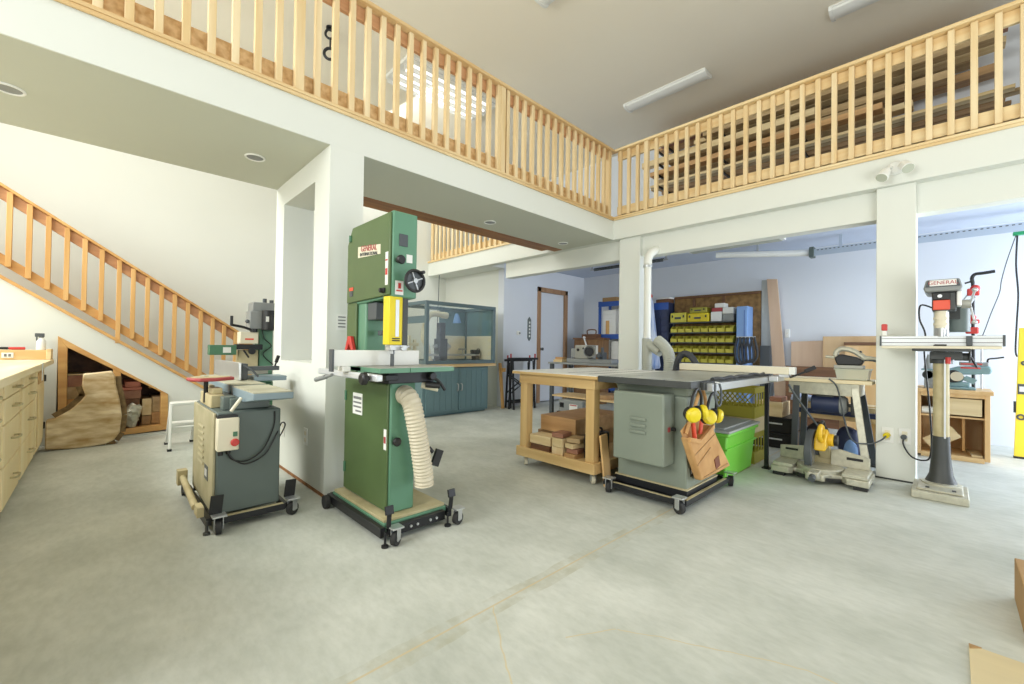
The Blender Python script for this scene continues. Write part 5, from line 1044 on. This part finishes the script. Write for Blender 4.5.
def tool_case(y0, y1, z, h, m, label, lid='dark_grey'):
    t = thing('tool_case', label, 'tool case', (6.9, (y0+y1)/2, z), 'cases on top of the bin rack')
    ob('shell', B().box(6.82, 7.02, y0, y1, z+.001, z+h), m, t, .012); ob('handle', B().box(6.80, 6.819, (y0+y1)/2-.05, (y0+y1)/2+.05, z+h*.35, z+h*.55), lid, t, .004); ob('latch', B().box(6.812, 6.8199, y0+.03, y0+.05, z+h*.5, z+h*.75).box(6.812, 6.8199, y1-.05, y1-.03, z+h*.5, z+h*.75), 'black', t)
tool_case(2.985, 3.25, 1.45, .16, 'bin_yellow', 'pale yellow tool case at the left end of the rack top')
tool_case(2.63, 2.965, 1.45, .14, 'yellow', 'bright yellow tool case in the middle of the rack top'); tool_case(2.66, 2.93, 1.592, .09, 'crate', 'olive tool case stacked on the bright yellow case')
solo_box('carton', 6.83, 7.02, 2.44, 2.60, 1.451, 1.60, 'white_plastic', 'white carton on the rack top beside the bright yellow case', 'box'); solo_box('carton', 6.83, 7.02, 2.265, 2.425, 1.451, 1.56, 'grey_plastic', 'grey carton at the right end of the rack top', 'box')
solo_box('carton', 6.84, 7.0, 2.27, 2.43, 1.562, 1.66, 'paper', 'white carton stacked on the grey carton', 'box'); solo_box('carton', 6.85, 7.0, 2.40, 2.55, 1.662, 1.73, 'white_plastic', 'topmost white carton on the rack top', 'box'); 
solo_box('carton', 6.84, 7.0, 2.435, 2.59, 1.602, 1.66, 'dull_red', 'small dull red carton between white cartons on the rack top', 'box', .004)
bl = thing('steel_locker', 'narrow blue steel locker right of the yellow bin rack', 'locker', (6.9, 2.15, 0))
ob('body', B().box(6.80, 7.035, 2.06, 2.22, .02, 1.66), 'blue_light', bl, .012); ob('door', B().box(6.785, 6.7995, 2.07, 2.21, .06, 1.62), 'blue_light', bl, .004); ob('plinth', B().box(6.81, 7.03, 2.07, 2.21, 0, .02), 'black', bl); ob('side_seam', B().box(6.78, 6.7849, 2.10, 2.106, .1, 1.6), 'blue', bl)
t = thing('hanging_hoses', 'bundle of dark hoses looped on the blue locker front', 'hoses', (6.76, 2.10, .8)); t.name = 'air_hose'
for k in range(5): ob('loop', B().tube([(6.762, 2.19-.05*k, 1.20), (6.752, 2.22-.05*k, 1.0), (6.75, 2.19-.05*k, .84), (6.755, 2.11-.045*k, .82+.02*k), (6.752, 2.12-.05*k, 1.0), (6.762, 2.16-.05*k, 1.20)], .014), 'dark_hose', t)
ob('hook', B().box(6.758, 6.777, 1.95, 2.20, 1.19, 1.21), 'steel', t)
# boards leaning on the far wall
def lean(name, pts, x, m, label, th=.02): return solo(name, B().prism(pts, 'X', x-th, x), m, label, 'board', 'sheets and boards leaning on the bay wall', .002)
lean('leaning_board', [(1.735, .0), (1.565, .0), (1.735, 2.04), (1.868, 2.055)], 7.0, 'ply_pink', 'tall tapering plywood board leaning against the bay wall')
lean('leaning_board', [(1.80, 0), (1.95, 0), (1.95, 2.05), (1.83, 2.05)], 7.06, 'ply_grey', 'tall grey board behind the tall plywood board')
lean('leaning_board', [(1.80, 0), (1.93, 0), (1.93, 1.08), (1.80, 1.08)], 6.93, 'dark_grey', 'short dark board between the blue locker and the tall plywood')
lean('plywood_sheet', [(1.20, 0), (1.57, 0), (1.57, 1.14), (1.20, 1.155)], 7.06, 'ply_pink', 'pinkish plywood sheet with a dark knot leaning on the bay wall')
lean('plywood_sheet', [(.60, 0), (1.20, 0), (1.195, 1.21), (.60, 1.21)], 7.02, 'ply_tan', 'large tan plywood sheet standing behind the hand held tool')
lean('plywood_sheet', [(.50, 0), (.95, 0), (.95, 1.09), (.50, 1.09)], 6.96, 'ply', 'front plywood sheet with a dark top edge behind the hand held tool')
solo('batten', B().box(6.93, 6.985, .50, .96, 1.092, 1.13), 'walnut', 'dark batten lying along the top of the front plywood sheet', 'batten', bevel=.002)
lean('leaning_board', [(1.0, 0), (1.60, 0), (1.60, .80), (1.0, .80)], 6.90, 'walnut', 'low reddish brown board standing before the pinkish sheet')
# blue shelving, brown cabinet and parasol left of the rack
sv = thing('steel_shelving', 'blue steel shelving seen just left of the back column', 'shelving', (6.9, 4.3, 0))
for y in (4.57, 3.93):
    for x in (6.72, 7.06): ob('upright', B().box(x-.02, x+.02, y-.022, y+.022, 0, 1.88), 'blue', sv, .002)
for z in (.30, .78, 1.24, 1.84): ob('shelf_beam', B().box(6.69, 6.699, 3.91, 4.59, z-.06, z+.03), 'blue', sv, .002); ob('shelf', B().box(6.70, 7.08, 3.955, 4.545, z, z+.015), 'plyY', sv)
for (a, b2, z0, z1, m, lbl) in ((4.25, 4.53, 1.256, 1.72, 'paper', 'white wire drawer unit on the blue shelving upper shelf'), (4.37, 4.54, .80, 1.17, 'paper', 'white drawer unit on the blue shelving middle shelf'), (4.18, 4.35, .80, 1.14, 'white_plastic', 'pale drawer unit beside another on the blue shelving middle shelf')):
    t = thing('drawer_unit', lbl, 'drawer unit', (6.9, (a+b2)/2, z0), 'drawer units on the blue shelving'); ob('case', B().box(6.76, 7.0, a, b2, z0, z1), m, t, .004)
    n = max(3, int((z1-z0)/.075))
    for k in range(n): ob('drawer', B().box(6.745, 6.7599, a+.012, b2-.012, z0+.01+k*(z1-z0-.01)/n, z0+(k+1)*(z1-z0-.01)/n), 'white_plastic', t, .003)
solo('wood_post', B().box(6.72, 6.744, 4.38, 4.44, 1.256, 1.52), 'oakZ', 'golden wood piece standing before the white drawer unit on the blue shelving', 'wood piece'); solo_box('carton', 6.72, 7.0, 4.22, 4.52, 1.857, 1.95, 'card_brown', 'flat brown carton on top of the blue shelving', 'box')
dtw = thing('parts_cabinet', 'dark blue cabinet with rows of small drawers left of the yellow bin rack', 'cabinet', (6.95, 3.42, 0))
ob('case', B().box(6.86, 7.08, 3.30, 3.56, .02, 1.80), 'navy', dtw, .006); ob('header', B().box(6.85, 6.8595, 3.30, 3.56, 1.68, 1.80), 'blue', dtw, .003); ob('plinth', B().box(6.87, 7.07, 3.31, 3.55, 0, .02), 'black', dtw)
for k in range(12):
    for j in range(2): ob('drawer', B().box(6.845, 6.8595, 3.315+.12*j, 3.425+.12*j, .30+.112*k, .395+.112*k), 'navy', dtw, .003)
solo_box('carton', 6.88, 7.06, 3.30, 3.54, 1.802, 1.86, 'walnut', 'dark carton on top of the dark blue cabinet', 'box'); solo_box('paper_stack', 6.85, 7.05, 3.28, 3.50, 1.862, 1.885, 'paper', 'white papers lying over the dark carton', 'papers', .002)
um = thing('furled_parasol', 'furled white and blue parasol with a red tip leaning beside the back column', 'parasol', (6.75, 3.5, 0))
ob('canopy', B().lathe([(.025, 1.86), (.045, 1.80), (.06, 1.5), (.085, 1.0), (.11, .70), (.085, .66), (.02, .65)], (6.70, 3.42, .02), (0, .07, 1), 14), 'tarp', um); ob('tip', B().sph((6.70, 3.555, 1.905), .045), 'red', um); ob('pole', B().cyl((6.70, 3.42, 0.01), (6.70, 3.47, .70), .016), 'white_plastic', um)
bc = thing('brown_cabinet', 'brown stained wood cabinet with white notices in the bay corner', 'cabinet', (6.7, 4.68, 0))
ob('carcass', B().box(6.48, 6.68, 4.34, 4.98, .05, 1.17).box(6.50, 6.66, 4.36, 4.96, 0, .05), 'dark_wood_cab', bc, .004); ob('top', B().box(6.46, 6.685, 4.32, 5.0, 1.172, 1.20), 'walnut', bc, .003)
for y0 in (4.36, 4.67): 
    d_ = ob('door', B().box(6.465, 6.4795, y0, y0+.29, .08, 1.14), 'dark_wood_cab', bc, .004); ob('notice', B().box(6.462, 6.4649, y0+.07, y0+.17, .90, 1.06), 'paper', d_); ob('pull', B().cyl((6.465, y0+.25, .7), (6.445, y0+.25, .7), .012), 'steel', d_)
t = thing('wooden_tray', 'brown wooden tray with a handle on top of the brown cabinet', 'tray', (6.57, 4.65, 1.201)); ob('tray', B().box(6.50, 6.66, 4.50, 4.82, 1.202, 1.27), 'walnut', t, .004); ob('handle', B().tube([(6.58, 4.56, 1.27), (6.58, 4.57, 1.345), (6.58, 4.74, 1.345), (6.58, 4.75, 1.27)], .012), 'walnut', t)
# grey bay bench with machine
bb = thing('bay_bench', 'grey topped steel bench behind the outfeed table', 'bench', (5.2, 3.7, 0))
ob('benchtop', B().box(4.90, 5.45, 3.02, 4.26, .765, .79), 'grey_plastic', bb, .003)
for x in (4.94, 5.40):
    for y in (3.07, 4.21): ob('leg', B().box(x-.025, x+.025, y-.025, y+.025, 0, .765), 'dark_grey', bb, .002)
ob('lower_shelf', B().box(4.92, 5.42, 3.05, 4.23, .28, .30), 'plyY', bb, .002)
mlth = thing('metal_lathe', 'small grey metal lathe with an open round chuck on the bay bench', 'lathe', (5.15, 3.55, .79))
ob('bed', B().box(5.05, 5.22, 3.24, 4.02, .791, .85), 'grey_plastic', mlth, .006); ob('headstock', B().box(5.04, 5.24, 3.62, 3.86, .85, 1.05), 'cast', mlth, .012); ob('belt_cover', B().box(5.06, 5.22, 3.861, 3.95, .86, 1.0), 'grey_plastic', mlth, .008)
ob('chuck', B().lathe([(.05, 0), (.05, .06), (.075, .10), (.09, .15), (.085, .155), (.05, .11), (.045, .10)], (5.10, 3.66, .95), (-.75, -.65, .05), 22), 'cast', mlth); ob('chuck_bore', B().cyl((4.999, 3.572, .957), (4.992, 3.566, .9575), .06), 'black', mlth)
ob('tool_post', B().box(5.08, 5.18, 3.40, 3.48, .85, .95).cyl((5.13, 3.44, .95), (5.13, 3.44, 1.02), .02).cyl((5.02, 3.44, .90), (5.08, 3.44, .90), .03), 'dark_grey', mlth, .004); ob('gear_knob', B().cyl((5.03, 3.80, .98), (5.045, 3.80, .98), .022).cyl((5.03, 3.70, 1.0), (5.045, 3.70, 1.0), .016), 'black', mlth); ob('crank_arm', B().cyl((5.13, 3.72, 1.05), (5.13, 3.76, 1.15), .012).sph((5.13, 3.76, 1.16), .022), 'steel', mlth)
solo_box('wood_scrap', 4.98, 5.10, 4.05, 4.22, .791, .83, 'paleY', 'pale wood scrap lying lower at the left end of the bay bench', 'wood scrap', .003); solo_box('wood_scrap', 5.0, 5.10, 4.06, 4.20, .831, .865, 'orangeY', 'golden wood scrap stacked on the pale scrap on the bay bench', 'wood scrap', .003)
solo('wood_round', B().cyl((5.05, 3.36, .302), (5.05, 3.36, .355), .0).cyl((5.16, 3.42, .301), (5.16, 3.42, .36), .22, n=30) if False else B().cyl((5.16, 3.42, .301), (5.16, 3.42, .36), .22, n=30), 'brownY', 'thick brown wood round on the bay bench lower shelf', 'wood round', bevel=.006)
pn = thing('thickness_planer', 'grey portable machine with a dark base under the bay bench', 'planer', (4.95, 3.75, 0))
ob('base', B().box(4.78, 5.10, 3.52, 3.98, .0, .09), 'black', pn, .008); ob('body', B().box(4.80, 5.08, 3.54, 3.96, .09, .262), 'grey_plastic', pn, .012); ob('label', B().box(4.797, 4.7999, 3.62, 3.76, .13, .21), 'paper', pn); ob('label_stripe', B().box(4.7945, 4.7969, 3.63, 3.75, .19, .205), 'dull_red', pn); ob('height_crank', B().box(4.79, 4.7999, 3.86, 3.93, .15, .22).cyl((4.77, 3.90, .20), (4.79, 3.90, .20), .02), 'black', pn, .003)
# dust duct beside the back column and the wrapped hose fittings
dd = thing('dust_duct', 'white vertical dust duct with an elbow and flexible branch beside the back column', 'duct', (4.42, 2.40, .85))
ob('pipe', B().cyl((4.44, 2.385, 1.10), (4.44, 2.385, 1.96), .040, n=22), 'duct', dd); el = [(4.44, 2.385, 1.96), (4.45, 2.385, 2.04), (4.50, 2.36, 2.115), (4.62, 2.33, 2.15)]
ob('elbow', B().tube(el, .046, 18, 6), 'duct', dd); ob('clamp_band', B().cyl((4.44, 2.385, 1.93), (4.44, 2.385, 1.95), .051, n=22).cyl((4.44, 2.385, 1.11), (4.44, 2.385, 1.13), .051, n=22), 'steel', dd)
ob('wye', B().cyl((4.44, 2.385, .84), (4.44, 2.385, 1.12), .055, n=20).cyl((4.44, 2.37, 1.06), (4.40, 2.20, .97), .052, n=20), 'hose_grey', dd); ob('flex_branch', B().flex([(4.40, 2.24, 1.10), (4.38, 2.18, 1.06), (4.35, 2.10, .98), (4.32, 2.06, .87), (4.31, 2.06, .74)], .058, .018, 18, .08), 'hose_grey', dd)
ob('lower_flex', B().flex([(4.44, 2.385, .86), (4.44, 2.38, .70), (4.42, 2.34, .52), (4.36, 2.26, .36)], .052, .018, 18, .08), 'hose_grey', dd)
t = thing('vacuum_hose', 'dark ribbed hose arching up behind the table saw', 'hose', (4.2, 1.85, .0)); ob('hose', B().flex([(4.30, 2.02, .02), (4.25, 1.98, .5), (4.20, 1.93, .84), (4.19, 1.87, .955), (4.19, 1.79, .945), (4.19, 1.72, .84), (4.19, 1.70, .70)], .030, .018, 14, .08), 'dark_hose', t); ob('nozzle', B().cyl((4.19, 1.70, .70), (4.19, 1.695, .56), .034, .028), 'blue', t); ob('floor_end', B().cyl((4.31, 2.025, 0), (4.305, 2.022, .03), .04), 'dark_hose', t)
# overhead door hardware
gt = thing('garage_door_track', 'perforated steel track running under the bay ceiling', 'door track', (6.5, .2, 2.25))
ob('track', B().box(6.475, 6.53, -2.5, 1.2, 2.235, 2.262), 'bay_metal', gt, .002); ob('track_lip', B().box(6.466, 6.4745, -2.5, 1.2, 2.215, 2.30), 'bay_metal', gt)
pf = B()
for k in range(44): pf.box(6.4645, 6.4659, 1.15-.042*k, 1.17-.042*k, 2.279, 2.289)
ob('slot_pattern', pf, 'dark_grey', gt)
ob('hanger', B().box(6.48, 6.51, .92, .95, 2.262, 2.444), 'bay_metal', gt); ob('hanger', B().box(6.48, 6.51, -1.4, -1.37, 2.262, 2.444), 'bay_metal', gt)
ob('end_bracket', B().box(6.44, 6.56, 1.20, 1.25, 2.20, 2.33), 'blue_grey', gt, .003)
tb_ = thing('torsion_tube', 'long tube just below the bay ceiling, its highlight put into white', 'tube', (6.4, 1.8, 2.3)); ob('tube', B().cyl((6.50, 1.26, 2.265), (6.22, 2.30, 2.345), .040, n=18), 'white_plastic', tb_); ob('hanger', B().box(6.34, 6.36, 1.80, 1.82, 2.33, 2.444), 'steel', tb_)  # tube coloured white to stand in for its bright highlight
op = thing('opener_panel', 'flat white box fixture on the bay ceiling behind the header', 'ceiling light', (6.1, 1.95, 2.44)); ob('housing', B().box(5.88, 6.10, 1.42, 2.6, 2.385, 2.4435), 'white_plastic', op, .004); ob('diffuser', B().box(5.90, 6.08, 1.46, 2.56, 2.375, 2.385), 'clear_plastic', op)
sp_ = thing('spring_rail', 'dark coiled spring along the bay ceiling beside the back column', 'spring', (6.3, 3.2, 2.3)); hlx = []
for k in range(420): a = k*.9; hlx.append((6.10+.022*math.cos(a), 3.02+.003*k, 2.36+.022*math.sin(a)))
ob('coil', B().ring_sweep(hlx, [.006]*len(hlx), 5), 'dark_grey', sp_); ob('shaft', B().cyl((6.10, 2.95, 2.36), (6.10, 4.35, 2.36), .012), 'steel', sp_); ob('hanger', B().box(6.09, 6.11, 2.97, 2.99, 2.37, 2.444).box(6.09, 6.11, 4.31, 4.33, 2.37, 2.444), 'steel', sp_)
t = thing('small_box', 'small pale electrical box high on the bay wall near the tall plywood', 'electrical box', (7.1, 1.3, 1.20)); ob('cover', B().box(7.085, 7.0995, 1.60, 1.66, 1.20, 1.32), 'white_plastic', t, .003); ob('toggle', B().box(7.08, 7.085, 1.625, 1.635, 1.25, 1.27), 'cream_plastic', t); t['label'] = 'white switch plate on the bay wall right of the tall plywood'; t['category'] = 'switch'; t.name = 'wall_switch'

# ------------------------------------------------------------------ upstairs lumber rack
lr = thing('lumber_rack', 'wall mounted lumber rack with dark brackets on the right mezzanine', 'rack', (6.95, 1.6, ZD))
TZ = [3.66, 3.84, 4.02, 4.22, 4.40]
for y in (3.3, 2.35, 1.35, .35):
    up_ = ob('upright', B().box(7.05, 7.098, y-.03, y+.03, ZD+.004, 4.60), 'walnut', lr, .003)
    for z in TZ:
        ob('arm', B().box(6.45, 7.05, y-.012, y+.012, z-.03, z), 'black_metal', lr, .002)
n = 0
def lboard(x, w, y0, y1, z, h, m, label):
    o = solo('lumber_board', B().box(x-w/2, x+w/2, y0, y1, z, z+h), m, label, 'lumber', 'boards on the upstairs lumber rack', .003); return o
lay = [
 (0, [(6.52, .10, -.45, 3.45, 'paleY', 'front pale strip'), (6.64, .10, -.5, 3.5, 'barnY', 'second weathered strip'), (6.78, .14, -.4, 3.4, 'orangeY', 'third orange board'), (6.94, .14, -.45, 3.45, 'brownY', 'rear brown board')], .035, 'on the lowest tier of the upstairs lumber rack'),
 (1, [(6.54, .16, .55, 3.45, 'orangeY', 'front orange board'), (6.72, .16, .3, 3.3, 'paleY', 'middle pale board'), (6.92, .20, .6, 3.5, 'barnY', 'rear weathered board')], .07, 'on the second tier from the bottom of the upstairs lumber rack'),
 (2, [(6.52, .12, 1.2, 3.6, 'paleY', 'front pale beam'), (6.68, .16, .0, 3.2, 'barnY', 'middle weathered beam'), (6.88, .18, -.35, 2.9, 'brownY', 'rear brown beam')], .09, 'on the middle tier of the upstairs lumber rack'),
 (3, [(6.53, .14, -.35, 2.6, 'barnY', 'front weathered plank'), (6.70, .16, -.4, 2.8, 'paleY', 'middle pale plank'), (6.90, .20, -.2, 3.0, 'barnY', 'rear weathered plank')], .06, 'on the second tier from the top of the upstairs lumber rack'),
 (4, [(6.53, .15, -.45, 3.3, 'orangeY', 'front orange plank'), (6.71, .18, -.42, 3.4, 'redwoodY', 'middle reddish plank'), (6.92, .20, -.3, 3.5, 'orangeY', 'rear orange plank')], .045, 'on the top tier of the upstairs lumber rack')]
for ti, boards, h, where in lay:
    for (x, w, y0, y1, m, lb) in boards: lboard(x, w, y0, y1, TZ[ti]+.001, h, m, lb + ' ' + where)
lboard(6.54, .12, -.40, 3.1, TZ[4]+.047, .04, 'paleY', 'upper pale plank resting on the front orange plank of the top rack tier')
lboard(6.74, .16, -.30, 3.0, TZ[4]+.047, .04, 'orangeY', 'upper orange plank resting on the middle reddish plank of the top rack tier')
lboard(6.53, .10, .65, 1.7, TZ[1]+.072, .04, 'barnY', 'short weathered offcut on the front orange board upstairs')
lboard(6.53, .10, -.1, 2.2, TZ[3]+.062, .035, 'brownY', 'thin brown plank on the front weathered plank upstairs')
